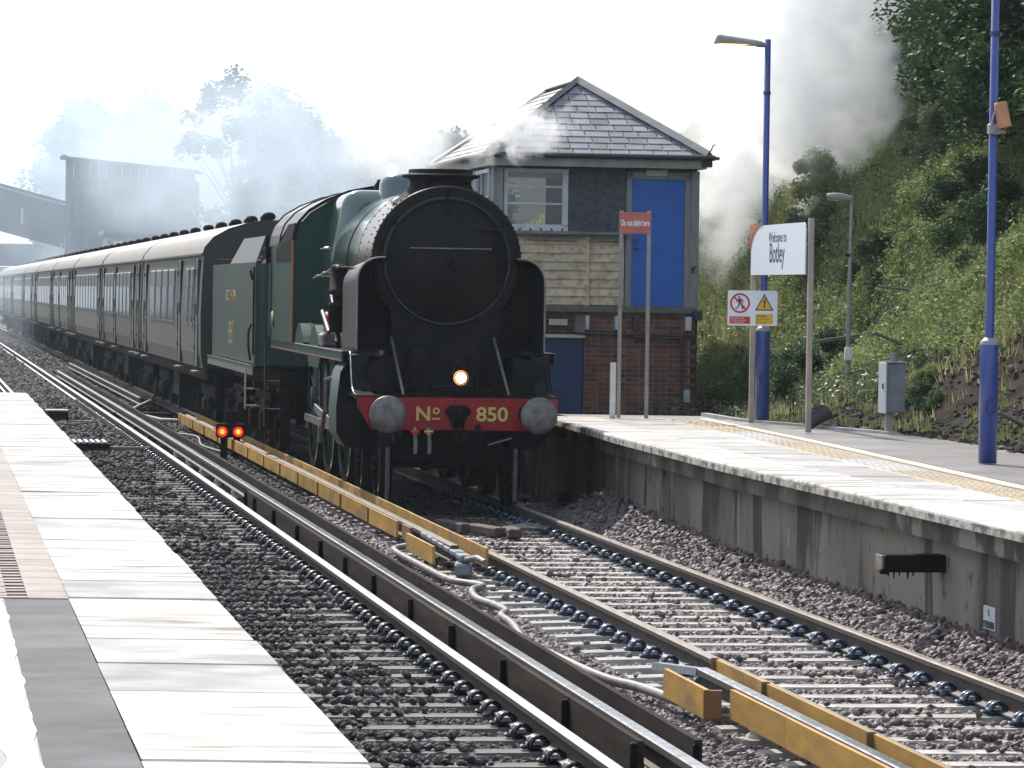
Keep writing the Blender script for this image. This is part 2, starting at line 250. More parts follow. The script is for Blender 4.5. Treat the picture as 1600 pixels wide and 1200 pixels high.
# ------------------------------------------------------------------ mesh builder
def rot3(ax, ang): return Matrix.Rotation(ang, 3, ax)
class MB:
    def __init__(s): s.v = []; s.f = []; s.sm = []; s.mi = []
    def add(s, vs, fs, smooth=False, mi=0):
        k = len(s.v); s.v.extend([tuple(p) for p in vs]); s.f.extend([tuple(i + k for i in f) for f in fs])
        s.sm.extend([smooth] * len(fs)); s.mi.extend([mi] * len(fs)); return s
    def box(s, c, d, R=None, mi=0, taper=1.0, bev=0.0):
        x, y, z = d[0] / 2, d[1] / 2, d[2] / 2
        if bev > 0:
            b = min(bev, x * .9, y * .9, z * .9)
            vs = []; 
            for sx in (-1, 1):
                for sy in (-1, 1):
                    for sz in (-1, 1):
                        vs += [(sx * (x - b), sy * (y - b), sz * z), (sx * (x - b), sy * y, sz * (z - b)), (sx * x, sy * (y - b), sz * (z - b))]
            idx = lambda sx, sy, sz, k: ((sx > 0) * 4 + (sy > 0) * 2 + (sz > 0)) * 3 + k
            fs = []
            for q in (-1, 1):
                fs.append([idx(-1, -1, q, 0), idx(1, -1, q, 0), idx(1, 1, q, 0), idx(-1, 1, q, 0)][::q])
                fs.append([idx(-1, q, -1, 1), idx(-1, q, 1, 1), idx(1, q, 1, 1), idx(1, q, -1, 1)][::q])
                fs.append([idx(q, -1, -1, 2), idx(q, 1, -1, 2), idx(q, 1, 1, 2), idx(q, -1, 1, 2)][::q])
            for a in (-1, 1):
                for c2 in (-1, 1):
                    fs.append([idx(-1, a, c2, 0), idx(-1, a, c2, 1), idx(1, a, c2, 1), idx(1, a, c2, 0)][::(-1 if a * c2 > 0 else 1)])
                    fs.append([idx(a, -1, c2, 0), idx(a, 1, c2, 0), idx(a, 1, c2, 2), idx(a, -1, c2, 2)][::(-1 if a * c2 > 0 else 1)])
                    fs.append([idx(a, c2, -1, 1), idx(a, c2, -1, 2), idx(a, c2, 1, 2), idx(a, c2, 1, 1)][::(1 if a * c2 > 0 else -1)])
                    for e in (-1, 1):
                        fs.append([idx(a, c2, e, 0), idx(a, c2, e, 1), idx(a, c2, e, 2)][::(1 if a * c2 * e < 0 else -1)])
        else:
            vs = [(sx * x * (taper if sz > 0 else 1), sy * y * (taper if sz > 0 else 1), sz * z) for sx in (-1, 1) for sy in (-1, 1) for sz in (-1, 1)]
            fs = [(0, 1, 3, 2), (4, 6, 7, 5), (0, 4, 5, 1), (2, 3, 7, 6), (0, 2, 6, 4), (1, 5, 7, 3)]
        if R is not None: vs = [R @ Vector(p) for p in vs]
        return s.add([(p[0] + c[0], p[1] + c[1], p[2] + c[2]) for p in vs], fs, False, mi)
    def tube(s, path, r, n=8, cap=True, mi=0, smooth=True):
        P = [Vector(p) for p in path]; rr = r if isinstance(r, (list, tuple)) else [r] * len(P)
        rings = []; up = Vector((0.013, 0.021, 1)).normalized(); vs = []; fs = []
        prev = None
        for i, p in enumerate(P):
            t = (P[min(i + 1, len(P) - 1)] - P[max(i - 1, 0)]).normalized()
            if prev is None:
                a = t.cross(up) if abs(t.dot(up)) < 0.95 else t.cross(Vector((1, 0.01, 0)))
            else: a = prev - t * prev.dot(t)
            a.normalize(); prev = a; b = t.cross(a)
            for k in range(n):
                an = 2 * math.pi * k / n; vs.append(p + (a * math.cos(an) + b * math.sin(an)) * rr[i])
        for i in range(len(P) - 1):
            for k in range(n):
                fs.append((i * n + k, i * n + (k + 1) % n, (i + 1) * n + (k + 1) % n, (i + 1) * n + k))
        s.add(vs, fs, smooth, mi)
        if cap:
            s.add(vs[:n], [tuple(range(n))[::-1]], False, mi); s.add(vs[-n:], [tuple(range(n))], False, mi)
        return s
    def lathe(s, prof, c=(0, 0, 0), axis='Z', n=32, mi=0, smooth=True, R=None, sc=(1, 1)):
        """prof = [(r, h)] about axis"""
        vs = []; fs = []
        for r, h in prof:
            for k in range(n):
                a = 2 * math.pi * k / n; x, y = r * math.cos(a) * sc[0], r * math.sin(a) * sc[1]
                p = (x, y, h) if axis == 'Z' else ((x, h, y) if axis == 'Y' else (h, x, y))
                if R is not None: p = tuple(R @ Vector(p))
                vs.append((p[0] + c[0], p[1] + c[1], p[2] + c[2]))
        for i in range(len(prof) - 1):
            for k in range(n):
                f = (i * n + k, i * n + (k + 1) % n, (i + 1) * n + (k + 1) % n, (i + 1) * n + k)
                fs.append(f if axis != 'Y' else f[::-1])
        return s.add(vs, fs, smooth, mi)
    def prism(s, poly, lo, hi, plane='XZ', mi=0, smooth=False, caps=True):
        """2D polygon extruded; plane XZ extrudes along Y, YZ along X, XY along Z"""
        def P(a, b, t):
            return (a, t, b) if plane == 'XZ' else ((t, a, b) if plane == 'YZ' else (a, b, t))
        n = len(poly); vs = [P(a, b, lo) for a, b in poly] + [P(a, b, hi) for a, b in poly]
        s.add(vs, [(i, (i + 1) % n, n + (i + 1) % n, n + i) for i in range(n)], smooth, mi)
        if caps: s.add(vs, [tuple(range(n))[::-1], tuple(range(n, 2 * n))], False, mi)
        return s
    def grid(s, fn, nu, nv, mi=0, smooth=True, flip=False):
        vs = [fn(i / nu, j / nv) for i in range(nu + 1) for j in range(nv + 1)]
        fs = []
        for i in range(nu):
            for j in range(nv):
                a = i * (nv + 1) + j; f = (a, a + 1, a + nv + 2, a + nv + 1); fs.append(f[::-1] if flip else f)
        return s.add(vs, fs, smooth, mi)
    def dome(s, c, r, h=None, axis=(0, 0, 1), n=6, mi=0):
        """low rivet-like dome"""
        ax = Vector(axis).normalized(); a = ax.orthogonal().normalized(); b = ax.cross(a); h = h or r * .7; C = Vector(c)
        vs = [C + (a * math.cos(2 * math.pi * k / n) + b * math.sin(2 * math.pi * k / n)) * r for k in range(n)]
        vs += [C + (a * math.cos(2 * math.pi * k / n) + b * math.sin(2 * math.pi * k / n)) * r * .6 + ax * h * .8 for k in range(n)]
        vs.append(C + ax * h)
        fs = [(k, (k + 1) % n, n + (k + 1) % n, n + k) for k in range(n)] + [(n + k, n + (k + 1) % n, 2 * n) for k in range(n)]
        return s.add(vs, fs, True, mi)
    def mesh(s, name, mats, fix=True):
        me = bpy.data.meshes.new(name); me.from_pydata(s.v, [], s.f)
        me.polygons.foreach_set('use_smooth', s.sm); me.polygons.foreach_set('material_index', s.mi)
        for m in (mats if isinstance(mats, (list, tuple)) else [mats]): me.materials.append(M[m] if isinstance(m, str) else m)
        if fix:
            bm = bmesh.new(); bm.from_mesh(me); bmesh.ops.recalc_face_normals(bm, faces=bm.faces); bm.to_mesh(me); bm.free()
        me.update(); return me
    def build(s, name, mats, parent=None, loc=(0, 0, 0), rz=0, fix=True, **kw):
        return link(name, s.mesh(name, mats, fix), parent, loc, rz, **kw)
def link(name, me, parent=None, loc=(0, 0, 0), rz=0, label=None, cat=None, group=None, kind=None):
    o = bpy.data.objects.new(name, me); COL.objects.link(o); o.location = loc; o.rotation_euler = (0, 0, rz)
    if parent: o.parent = parent
    tag(o, label, cat, group, kind); return o
def tag(o, label=None, cat=None, group=None, kind=None):
    if label: o['label'] = label
    if cat: o['category'] = cat
    if group: o['group'] = group
    if kind: o['kind'] = kind
    return o
def thing(name, label, cat, loc=(0, 0, 0), rz=0, group=None):
    return link(name, None, None, loc, rz, label, cat, group)
KIDS = {}
def copy_tree(o, parent=None, loc=None, rz=None, label=None):
    c = o.copy(); COL.objects.link(c)
    if parent: c.parent = parent
    if loc is not None: c.location = loc
    if rz is not None: c.rotation_euler = (0, 0, rz)
    if label: c['label'] = label
    for ch in list(KIDS.get(o.name, [])) or [x for x in o.children]: copy_tree(ch, c)
    return c
def text_mesh(body, size, mapf, extrude=0.002, align='CENTER', sx=1.0, bold=0.0):
    cu = bpy.data.curves.new('t', 'FONT'); cu.body = body; cu.size = size; cu.extrude = extrude; cu.align_x = align; cu.offset = bold
    ob = bpy.data.objects.new('t', cu); COL.objects.link(ob)
    me = bpy.data.meshes.new_from_object(ob.evaluated_get(bpy.context.evaluated_depsgraph_get()))
    bpy.data.objects.remove(ob); bpy.data.curves.remove(cu)
    for v in me.vertices: v.co = mapf(v.co.x * sx, v.co.y, v.co.z)
    me.materials.clear(); return me
def text_obj(name, body, size, mapf, mt, parent, **kw):
    me = text_mesh(body, size, mapf, **kw); me.materials.append(M[mt]); return link(name, me, parent)
def np_mesh(name, V, Fc, mt, tone=None, smooth=False):
    """V (n,3) numpy, Fc (m,k) numpy"""
    me = bpy.data.meshes.new(name); n, k = Fc.shape
    me.vertices.add(len(V)); me.vertices.foreach_set('co', V.astype(np.float32).ravel())
    me.loops.add(n * k); me.loops.foreach_set('vertex_index', Fc.astype(np.int32).ravel())
    me.polygons.add(n); me.polygons.foreach_set('loop_start', np.arange(0, n * k, k, dtype=np.int32))
    me.update(calc_edges=True)
    if tone is not None:
        a = me.attributes.new('tone', 'FLOAT', 'POINT'); a.data.foreach_set('value', tone.astype(np.float32))
    me.materials.append(M[mt]); me.polygons.foreach_set('use_smooth', np.full(n, smooth)); return me
def sweep(off, prof, Y0, Y1, step=1.0, mb=None, mi_of=None, closed=True):
    """2D profile (dx, z) swept along the track at lateral offset off"""
    mb = mb or MB(); ys = frange(Y0, Y1, step); n = len(prof); vs = []
    for Y in ys:
        o = off(Y) if callable(off) else off
        for px, pz in prof: vs.append((TX(o, Y) + px, Y, pz))
    for j in range(n if closed else n - 1):
        fs = [(i * n + j, i * n + (j + 1) % n, (i + 1) * n + (j + 1) % n, (i + 1) * n + j) for i in range(len(ys) - 1)]
        mb.add(vs, fs, False, mi_of(j) if mi_of else 0)
    if closed:
        mb.add(vs[:n], [tuple(range(n))]); mb.add(vs[-n:], [tuple(range(n))[::-1]])
    return mb

# ------------------------------------------------------------------ ground
def backoff(Y): return 8.0 if Y < 44 else (8.0 - (Y - 44) / 4 * 0.9 if Y < 48 else (7.1 if Y < 50.2 else min(9.2, 7.1 + (Y - 50.2) * .4)))
def hn(x, y):
    return (math.sin(x * 1.7 + y * .6) + math.sin(x * .7 - y * 1.3 + 1) + math.sin(x * 2.9 + y * 2.3 + 2) * .5 + math.sin(y * .45 + 3)) * .35
def zbank(off, Y):
    t = off - backoff(Y) - 0.05; z0 = 0.86 if Y < 50 else max(.55, .86 - (Y - 50) * .08)
    if t < 0: return z0
    T_ = 11.5 - backoff(Y); zt = 3.9
    z = z0 + (zt - z0) * min(1, t / T_) ** 1.7 + (0.85 * (t - T_) if t > T_ else 0)
    if Y > 80: z = z0 + (z - z0) * max(0.5, 1 - (Y - 80) / 80)
    if z > 8.5: z = 8.5 + 0.25 * (z - 8.5)
    return z + hn(off * .9, Y * .6) * min(0.22, 0.1 * t + 0.03)
mb = MB(); mb.box((0, 240, -0.55), (500, 540, 0.1)); mb.build('ground', 'dirt', kind='structure')
mb = MB()
def gf(u, v):
    Y = 12 + (330 - 12) * u ** 1.6; o = -1.75 + (5.3 + 1.75) * v
    if Y > 48.6: o = -1.75 + (10.5 + 1.75) * v
    if Y > 57: o = -9 + 20 * v
    z = -0.262
    if Y < 45 and o > 4.2: z = -0.262 + (o - 4.2) * .42
    return (TX(o, Y), Y, z + 0.012 * math.sin(o * 9) * math.sin(Y * 5))
mb.grid(gf, 300, 26, flip=True); mb.build('ballast_bed', 'farb', kind='structure')
mb = MB()
def bf(u, v):
    Y = 34 + (340 - 34) * u ** 1.7; b = backoff(Y); o = b + (60) * v ** 2.2
    return (TX(o, Y), Y, zbank(o, Y) if v > 0 else -0.3)
mb.grid(bf, 200, 60, flip=True); mb.build('embankment', 'dirt', kind='structure')

# ------------------------------------------------------------------ rails
HEADP = [(-.035, -.012), (-.035, -.042), (-.010, -.055), (-.010, -.142), (-.068, -.152), (-.068, -.162), (.068, -.162), (.068, -.152), (.010, -.142), (.010, -.055), (.035, -.042), (.035, -.012), (.024, -.001), (-.024, -.001)]
def rail(off, Y0, Y1, top, label):
    mb = sweep(off, HEADP, Y0, Y1, 2.0, mi_of=lambda j: 1 if j in (11, 12, 13) else (2 if j in (3, 4, 7, 8) else 0))
    mb.build('running_rail', ['railside', top, 'railfoot'], label=label, cat='rail', group='running rails of the two tracks')
rail(0.57, 13, 330, 'railtop', 'bright polished rail beside the grey guard boards')
rail(-0.95, 13, 330, 'railtop', 'bright rail closest to the left platform edge')
rail(2.34, 13, 330, 'railtop2', 'dull brown rail beside the yellow guard boards')
rail(3.84, 13, 330, 'railtop2', 'dull brown rail closest to the right platform wall')

# sleepers and clips
def sleeper_mesh(mt):
    mb = MB(); prof = [(-1.26, -.0), (-1.26, -.02), (-.9, -.0), (-.45, -.03), (.45, -.03), (.9, -.0), (1.26, -.02), (1.26, 0)]
    mb = MB(); ys = [-1.26, -.95, -.55, .55, .95, 1.26]; zt = [-.178, -.170, -.182, -.182, -.170, -.178]
    vs = []
    for x, z in zip(ys, zt): vs += [(x, -.13, z - .09), (x, -.10, z), (x, .10, z), (x, .13, z - .09)]
    fs = []
    for i in range(5):
        for j in range(3): fs.append((i * 4 + j, i * 4 + j + 1, (i + 1) * 4 + j + 1, (i + 1) * 4 + j))
    fs += [(0, 1, 2, 3), (20, 21, 22, 23)]
    return mb.add(vs, fs).mesh('concrete_sleeper', mt)
def clip_mesh(mt):
    mb = MB()
    mb.box((0, .01, -.156), (.085, .13, .028), mi=0, bev=.01)                 # moulded insulator pad
    for yy, r in ((-.045, .040), (.030, .036)):                               # sprung arches across the rail foot
        mb.tube([(.004 + r * 1.12 * math.cos(a), yy + .012 * math.cos(a), -.145 + r * 1.35 * math.sin(a)) for a in [math.pi * k / 7 for k in range(8)]], .0165, 6)
    mb.tube([(-.040, -.045, -.145), (-.045, -.005, -.135), (-.036, .030, -.145)], .014, 5)
    mb.box((.004, -.035, -.134), (.042, .02, .034), mi=1)
    mb.box((-.055, .0, -.158), (.05, .06, .03), mi=0, bev=.01)
    return mb.mesh('rail_clip', [mt, 'pad'])
SL = {'l': sleeper_mesh('sleeper_l'), 'd': sleeper_mesh('sleeper_d')}
CL = {'l': clip_mesh('clipblue'), 'd': clip_mesh('clipblack')}
def lay(kind, c, offs, Y0, Y1, label, group):
    Y = Y0; k = 0
    while Y < Y1:
        s = link('concrete_sleeper', SL[kind], None, (TX(c, Y), Y, random.uniform(-.004, .004)), TA(Y) + random.uniform(-.004, .004), label, 'sleeper', group)
        for o in offs:
            for sgn in ((-1,) if Y > 46 else (-1, 1)):
                q = link('rail_clip', CL[kind], s, ((o - c) * 1.0116 + sgn * .095, 0, 0)); q.scale = (sgn * -1.15, 1.15, .95); q.location.z = -.008
        Y += .61; k += 1
lay('l', 3.09, (2.34, 3.84), 15.1, 49.5, 'pale concrete sleeper with blue rail clips under the right-hand track', 'sleepers of the right-hand track')
lay('d', -0.19, (-.95, .57), 15.3, 88, 'grimy grey concrete sleeper with black rail clips under the left-hand track', 'sleepers of the left-hand track')

# ballast stones: real stones, one joined object (nobody could count them)
ico_v = []; ph = (1 + 5 ** .5) / 2
for a, b in ((-1, ph), (1, ph), (-1, -ph), (1, -ph)): ico_v += [(a, b, 0)]
for a, b in ((-1, ph), (1, ph), (-1, -ph), (1, -ph)): ico_v += [(0, a, b)]
for a, b in ((ph, -1), (ph, 1), (-ph, -1), (-ph, 1)): ico_v += [(a, 0, b)]
ico_v = np.array(ico_v) / math.sqrt(1 + ph * ph)
ico_f = np.array([(0, 11, 5), (0, 5, 1), (0, 1, 7), (0, 7, 10), (0, 10, 11), (1, 5, 9), (5, 11, 4), (11, 10, 2), (10, 7, 6), (7, 1, 8), (3, 9, 4), (3, 4, 2), (3, 2, 6), (3, 6, 8), (3, 8, 9), (4, 9, 5), (2, 4, 11), (6, 2, 10), (8, 6, 7), (9, 8, 1)])
def stones(name, P, S, mt, **kw):
    n = len(P); V = ico_v[None] * (0.72 + 0.5 * RNG.random((n, 12, 1)))
    sc = S[:, None, None] * np.stack([0.8 + .5 * RNG.random(n), 0.7 + .4 * RNG.random(n), .5 + .35 * RNG.random(n)], 1)[:, None, :]
    V = V * sc + P[:, None, :]
    F = ico_f[None] + (np.arange(n) * 12)[:, None, None]
    tone = np.repeat(np.clip(RNG.normal(.42, .2, n), 0, 1), 12)
    return link(name, np_mesh(name, V.reshape(-1, 3), F.reshape(-1, 3), mt, tone), kind='stuff', **kw)
def stone_kit(mt):
    col = bpy.data.collections.new('stone shapes ' + mt)
    for k in range(7):
        V = ico_v * (0.70 + 0.5 * RNG.random((12, 1))) * np.array([1.15, .95, .72]); o = bpy.data.objects.new('stone', np_mesh('stone', V, ico_f, mt)); col.objects.link(o)
    return col
def stones_gn(name, P, S, mt, **kw):
    me = bpy.data.meshes.new(name); me.vertices.add(len(P)); me.vertices.foreach_set('co', P.astype(np.float32).ravel())
    def at_(nm, tp, d, f='value'): a = me.attributes.new(nm, tp, 'POINT'); a.data.foreach_set(f, d.astype(np.float32).ravel() if tp != 'INT' else d.astype(np.int32))
    n = len(P); at_('size', 'FLOAT', S); at_('tone', 'FLOAT', np.clip(RNG.normal(.40, .2, n), 0, 1)); at_('pick', 'INT', RNG.integers(0, 7, n))
    at_('turn', 'FLOAT_VECTOR', np.stack([(RNG.random(n) - .5) * 1.6, (RNG.random(n) - .5) * 1.6, RNG.random(n) * 6.28], 1), 'vector')
    me.materials.append(M[mt]); o = link(name, me, kind='stuff', **kw)
    g = bpy.data.node_groups.new(name, 'GeometryNodeTree'); g.interface.new_socket('Geometry', in_out='INPUT', socket_type='NodeSocketGeometry'); g.interface.new_socket('Geometry', in_out='OUTPUT', socket_type='NodeSocketGeometry')
    N = g.nodes; L = g.links; gi = N.new('NodeGroupInput'); go = N.new('NodeGroupOutput'); ip = N.new('GeometryNodeInstanceOnPoints'); ci = N.new('GeometryNodeCollectionInfo')
    ci.inputs['Collection'].default_value = stone_kit(mt); ci.inputs['Separate Children'].default_value = True; ci.inputs['Reset Children'].default_value = True
    def na(nm, tp): x = N.new('GeometryNodeInputNamedAttribute'); x.data_type = tp; x.inputs['Name'].default_value = nm; return x.outputs['Attribute']
    L.new(gi.outputs[0], ip.inputs['Points']); L.new(ci.outputs[0], ip.inputs['Instance']); ip.inputs['Pick Instance'].default_value = True
    L.new(na('pick', 'INT'), ip.inputs['Instance Index']); e = N.new('FunctionNodeEulerToRotation'); L.new(na('turn', 'FLOAT_VECTOR'), e.inputs[0]); L.new(e.outputs[0], ip.inputs['Rotation']); L.new(na('size', 'FLOAT'), ip.inputs['Scale']); L.new(ip.outputs[0], go.inputs[0])
    md = o.modifiers.new('scatter', 'NODES'); md.node_group = g; return o
def txa(off, Y): return off - .152 * (Y - 20) - .045 * np.log1p(np.exp((Y - 60) / 10))
def scatter(o0, o1, Y0, Y1, dens, size, mt, hole=None, wall=False, prob=None):
    n = int((o1 - o0) * (Y1 - Y0) * dens); o = o0 + (o1 - o0) * RNG.random(n); Y = Y0 + (Y1 - Y0) * RNG.random(n)
    S = size * (0.65 + .7 * RNG.random(n)); z = -.258 + RNG.random(n) * .034 + (S - .03) * .4
    keep = np.ones(n, bool)
    if wall:
        w = np.clip(o - 4.15, 0, 1); z = z + w * .48 * (.85 + .3 * RNG.random(n)) + w * .04
    # keep sleeper tops mostly clear except where stones spill on them
    return o, Y, z, S, keep
def ballast(name, o0, o1, Y0, Y1, dens, size, mt, sl0=None, c=None, spill=.25, wall=False, label='', rails=()):
    o, Y, z, S, keep = scatter(o0, o1, Y0, Y1, dens, size, mt, wall=wall)
    if sl0 is not None:
        ph_ = ((Y + (o - c) * -.152 * 1 - sl0 + .305) % .61) - .305   # sleepers are square to the track
        on = (np.abs(ph_) < .135) & (np.abs(o - c) < 1.28)
        keep &= ~(on & (RNG.random(len(o)) > spill * np.clip(-.1 + 1.9 * np.sin(o * 2.1 + Y * .7) * np.sin(Y * .9 + o) + (1.6 if c < 1 else .3) * (np.abs(o - c + .1) < .42), 0.05, 4)))
        z = np.where(on, -.17 + S * .3, z + .012 + (np.abs(o - c) < .5) * .015)
    for r in rails: keep &= np.abs(o - r) > .085
    P = np.stack([txa(o, Y), Y, z], 1)[keep]
    return P, S[keep]
def bal(name, mt, label, specs):
    A = [ballast(name, *s[:6], mt, **s[6]) for s in specs]
    stones_gn(name, np.concatenate([a[0] for a in A]), np.concatenate([a[1] for a in A]), mt, label=label, cat='ballast')
RS = (2.34, 3.84, .57, -.95)
bal('ballast', 'stone', 'pinkish grey crushed stone ballast around the right-hand track', [
    (1.2, 4.2, 16, 30, 1250, .027, dict(sl0=15.1, c=3.09, rails=RS, spill=.13)), (1.2, 4.2, 30, 42.4, 750, .032, dict(sl0=15.1, c=3.09, rails=RS, spill=.13)), (1.2, 2.2, 42.4, 48, 700, .032, dict(rails=RS)),
    (4.1, 5.0, 17, 34, 1300, .032, dict(wall=True)), (4.1, 5.15, 34, 45, 900, .034, dict(wall=True)), (4.1, 5.15, 45, 49, 700, .034, dict()),
    (1.3, 5.0, 16, 48, 16, .05, dict(rails=RS))])
bal('ballast', 'stone_grime_shade', 'dark grimy stone ballast around the left-hand track, also shadow-toned under the locomotive', [
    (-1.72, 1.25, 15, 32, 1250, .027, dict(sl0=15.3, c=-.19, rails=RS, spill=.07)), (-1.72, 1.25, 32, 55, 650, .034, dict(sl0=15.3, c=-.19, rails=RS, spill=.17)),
    (1.2, 2.2, 48, 80, 420, .04, dict(rails=RS)), (2.2, 4.2, 42.4, 50, 750, .032, dict(sl0=15.1, c=3.09, rails=RS, spill=.5)), (2.2, 5.0, 50, 66, 350, .04, dict(rails=RS)), (-1.7, 1.25, 55, 90, 260, .045, dict(sl0=15.3, c=-.19, rails=RS, spill=.18)), (-4, 2.2, 85, 130, 150, .06, dict(rails=RS)), (-5, 2.4, 130, 190, 50, .09, dict(rails=RS))])  # under the locomotive the dark stone deepens its shadow, besides oily grime
# a few big loose stones on the sleepers
# ------------------------------------------------------------------ conductor rails with guard boards
CRP = [(-.038, .066), (-.038, .030), (-.012, .018), (-.012, -.060), (-.05, -.070), (-.05, -.080), (.05, -.080), (.05, -.070), (.012, -.060), (.012, .018), (.038, .030), (.038, .066), (.030, .075), (-.030, .075)]
def insulator(parent, off, Y):
    mb = MB(); mb.lathe([(.0, -.08), (.055, -.082), (.05, -.10), (.07, -.12), (.05, -.14), (.08, -.16), (.08, -.19)], (TX(off, Y), Y, 0), n=10)
    mb.build('insulator', 'cream', parent)
def board_run(parent, off, Y0, Y1, z0, z1, th, mt, L=2.5, name='guard_board', zf=None):
    Y = Y0
    while Y < Y1 - .1:
        Ye = min(Y + L * random.uniform(.85, 1.1), Y1)
        if Y1 - Ye < .5: Ye = Y1
        zz = (zf(Y), zf(Ye)) if zf else (0, 0); g = .006; jx = random.uniform(-.006, .006)
        x0, x1 = TX(off, Y) + jx, TX(off, Ye) + jx
        vs = []
        for X, YY, dz in ((x0, Y + g, zz[0]), (x1, Ye - g, zz[1])):
            vs += [(X - th / 2, YY, z0 + dz), (X + th / 2, YY, z0 + dz), (X + th / 2, YY, z1 + dz), (X - th / 2, YY, z1 + dz)]
        MB().add(vs, [(0, 1, 2, 3), (4, 5, 6, 7), (0, 1, 5, 4), (1, 2, 6, 5), (2, 3, 7, 6), (3, 0, 4, 7)]).build(name, mt, parent)
        Y = Ye
        yield Ye
def bracket(parent, off, Y, mt='blackm', h=.2, w=.06):
    MB().box((TX(off, Y) - .018, Y, .0), (.04, w * .8, h * .92), bev=.008).build('bracket', mt, parent)
t = thing('conductor_rail', 'black third rail between grey upright guard boards along the left-hand track', 'third rail', (0, 0, 0))
sweep(.895, CRP, 14, 110, 2.0, mi_of=lambda j: 1 if j in (11, 12, 13) else 0).build('rail', ['railside', 'bright'], t)
for Ye in board_run(t, .735, 20.2, 44.9, -.085, .105, .035, 'gboard'): bracket(t, .735 - .02, Ye)
bracket(t, .73, 20.25, w=.1)
for Ye in board_run(t, 1.05, 20.2, 108, -.04, .115, .04, 'gboard', L=4.0):
    if Ye < 60: bracket(t, 1.085, Ye)
bracket(t, 1.06, 20.25, w=.12)
for Y in frange(15, 60, 2.9): insulator(t, .895, Y)
t = thing('conductor_rail', 'third rail boxed in yellow boards beside the locomotive', 'third rail', (0, 0, 0))
sweep(1.95, CRP, 36.2, 73, 2.0, mi_of=lambda j: 1 if j in (11, 12, 13) else 0).build('rail', ['railside', 'railtop2'], t)
for Ye in board_run(t, 1.80, 39.4, 73, -.065, .105, .025, 'yboard', L=2.9): 
    MB().box((TX(1.785, Ye), Ye, .02), (.03, .03, .165)).build('bracket', 'ydark', t)
for Ye in board_run(t, 1.84, 38.65, 39.3, -.065, .085, .025, 'ydark', L=.7): pass
for Ye in board_run(t, 1.71, 35.9, 37.9, -.085, .08, .025, 'yboard', L=2.2): pass
for Ye in board_run(t, 2.12, 35.3, 73, -.065, .11, .025, 'yboard', L=2.9): pass
mb = MB()
for k in range(7):   # stepped end ramp
    Y = 35.6 + k * .42; mb.box((TX(1.95, Y), Y, .045 - .006 * (6 - k)), (.11, .38, .05), rot3('Z', TA(Y)), bev=.01)
mb.box((TX(1.95, 35.6), 35.6, -.10), (.16, .5, .12), bev=.02)
mb.build('end_ramp', 'relay', t)
MB().tube([(TX(1.93, 35.55), 35.5, -.02), (TX(2.02, 35.2), 35.15, .03), (TX(2.06, 35.0), 35.0, .0)], .03, 6).build('cable_lug', 'hose', t)
t = thing('conductor_rail', 'nearest third rail boxed in yellow boards by the grey cable', 'third rail', (0, 0, 0))
sweep(1.95, CRP, 13, 24.6, 2.0, mi_of=lambda j: 1 if j in (11, 12, 13) else 0).build('rail', ['railside', 'bright'], t)
mb = MB()
vs = []
for Y, z in ((24.6, .07), (26.1, -.04)):
    for dx, dz in ((-.045, -.05), (.045, -.05), (.04, 0), (-.04, 0)): vs.append((TX(1.95, Y) + dx, Y, z + dz))
mb.add(vs, [(0, 1, 2, 3), (4, 5, 6, 7), (0, 1, 5, 4), (1, 2, 6, 5), (2, 3, 7, 6), (3, 0, 4, 7)]).build('end_ramp', 'relay', t)
for Ye in board_run(t, 1.80, 13, 22.95, -.07, .105, .028, 'yboard', L=2.9): pass
for Ye in board_run(t, 1.66, 23.05, 24.35, -.09, .09, .028, 'yboard', L=2.2): pass
MB().box((TX(1.70, 23.05), 23.07, 0), (.11, .04, .17)).build('bracket', 'ydark', t)
for Ye in board_run(t, 2.11, 13, 24.9, -.05, .10, .025, 'yboard', L=2.6):
    MB().box((TX(2.09, Ye), Ye, .06), (.05, .03, .10)).build('bracket', 'ydark', t)
for Y in (15, 17.6, 20.2, 22.9): insulator(t, 1.95, Y)
t = thing('conductor_rail', 'far third rail with one board beside the line of coaches', 'third rail', (0, 0, 0))
sweep(1.72, CRP, 84, 122, 2.0, mi_of=lambda j: 1 if j in (11, 12, 13) else 0).build('rail', ['railside', 'bright'], t)
for Ye in board_run(t, 1.95, 83, 122, -.03, .12, .03, 'gboard', L=4.0): pass
# cables
def spline(P, n=6):
    P = [Vector(p) for p in P]; out = []
    for i in range(len(P) - 1):
        a, b, c, d = P[max(i - 1, 0)], P[i], P[i + 1], P[min(i + 2, len(P) - 1)]
        for k in range(n):
            t_ = k / n; out.append(0.5 * ((2 * b) + (c - a) * t_ + (2 * a - 5 * b + 4 * c - d) * t_ ** 2 + (3 * b - a - 3 * c + d) * t_ ** 3))
    out.append(P[-1]); return out
c1 = [(-.75, 38.3, -.06), (-.93, 38.5, -.08), (-1.13, 38.5, -.11), (-1.12, 38.0, -.12), (-.82, 36.21, -.13), (-.55, 34.63, -.13), (-.34, 34.14, -.13), (-.23, 33.86, -.13), (-.32, 33.4, -.13), (-.27, 32.49, -.13), (-.11, 31.79, -.13), (-.02, 31.22, -.13), (-.06, 30.78, -.13), (.03, 30.02, -.13), (.1, 28.9, -.14), (.10, 27.9, -.15)]
MB().tube(spline(c1), .032, 8).build('power_cable', 'hose', label='grey cable snaking over the ballast between the two third rails', cat='cable')
c2 = [(.22, 27.6, -.1), (.36, 26.72, -.08), (.55, 25.98, -.10), (.71, 25.57, -.12), (.87, 25.18, -.12), (1.09, 24.37, -.12), (1.22, 24.0, -.12), (1.36, 23.7, -.09), (1.52, 23.3, -.05)]
MB().tube(spline(c2), .034, 8).build('power_cable', 'hose', label='nearest grey cable running behind the yellow board end', cat='cable')
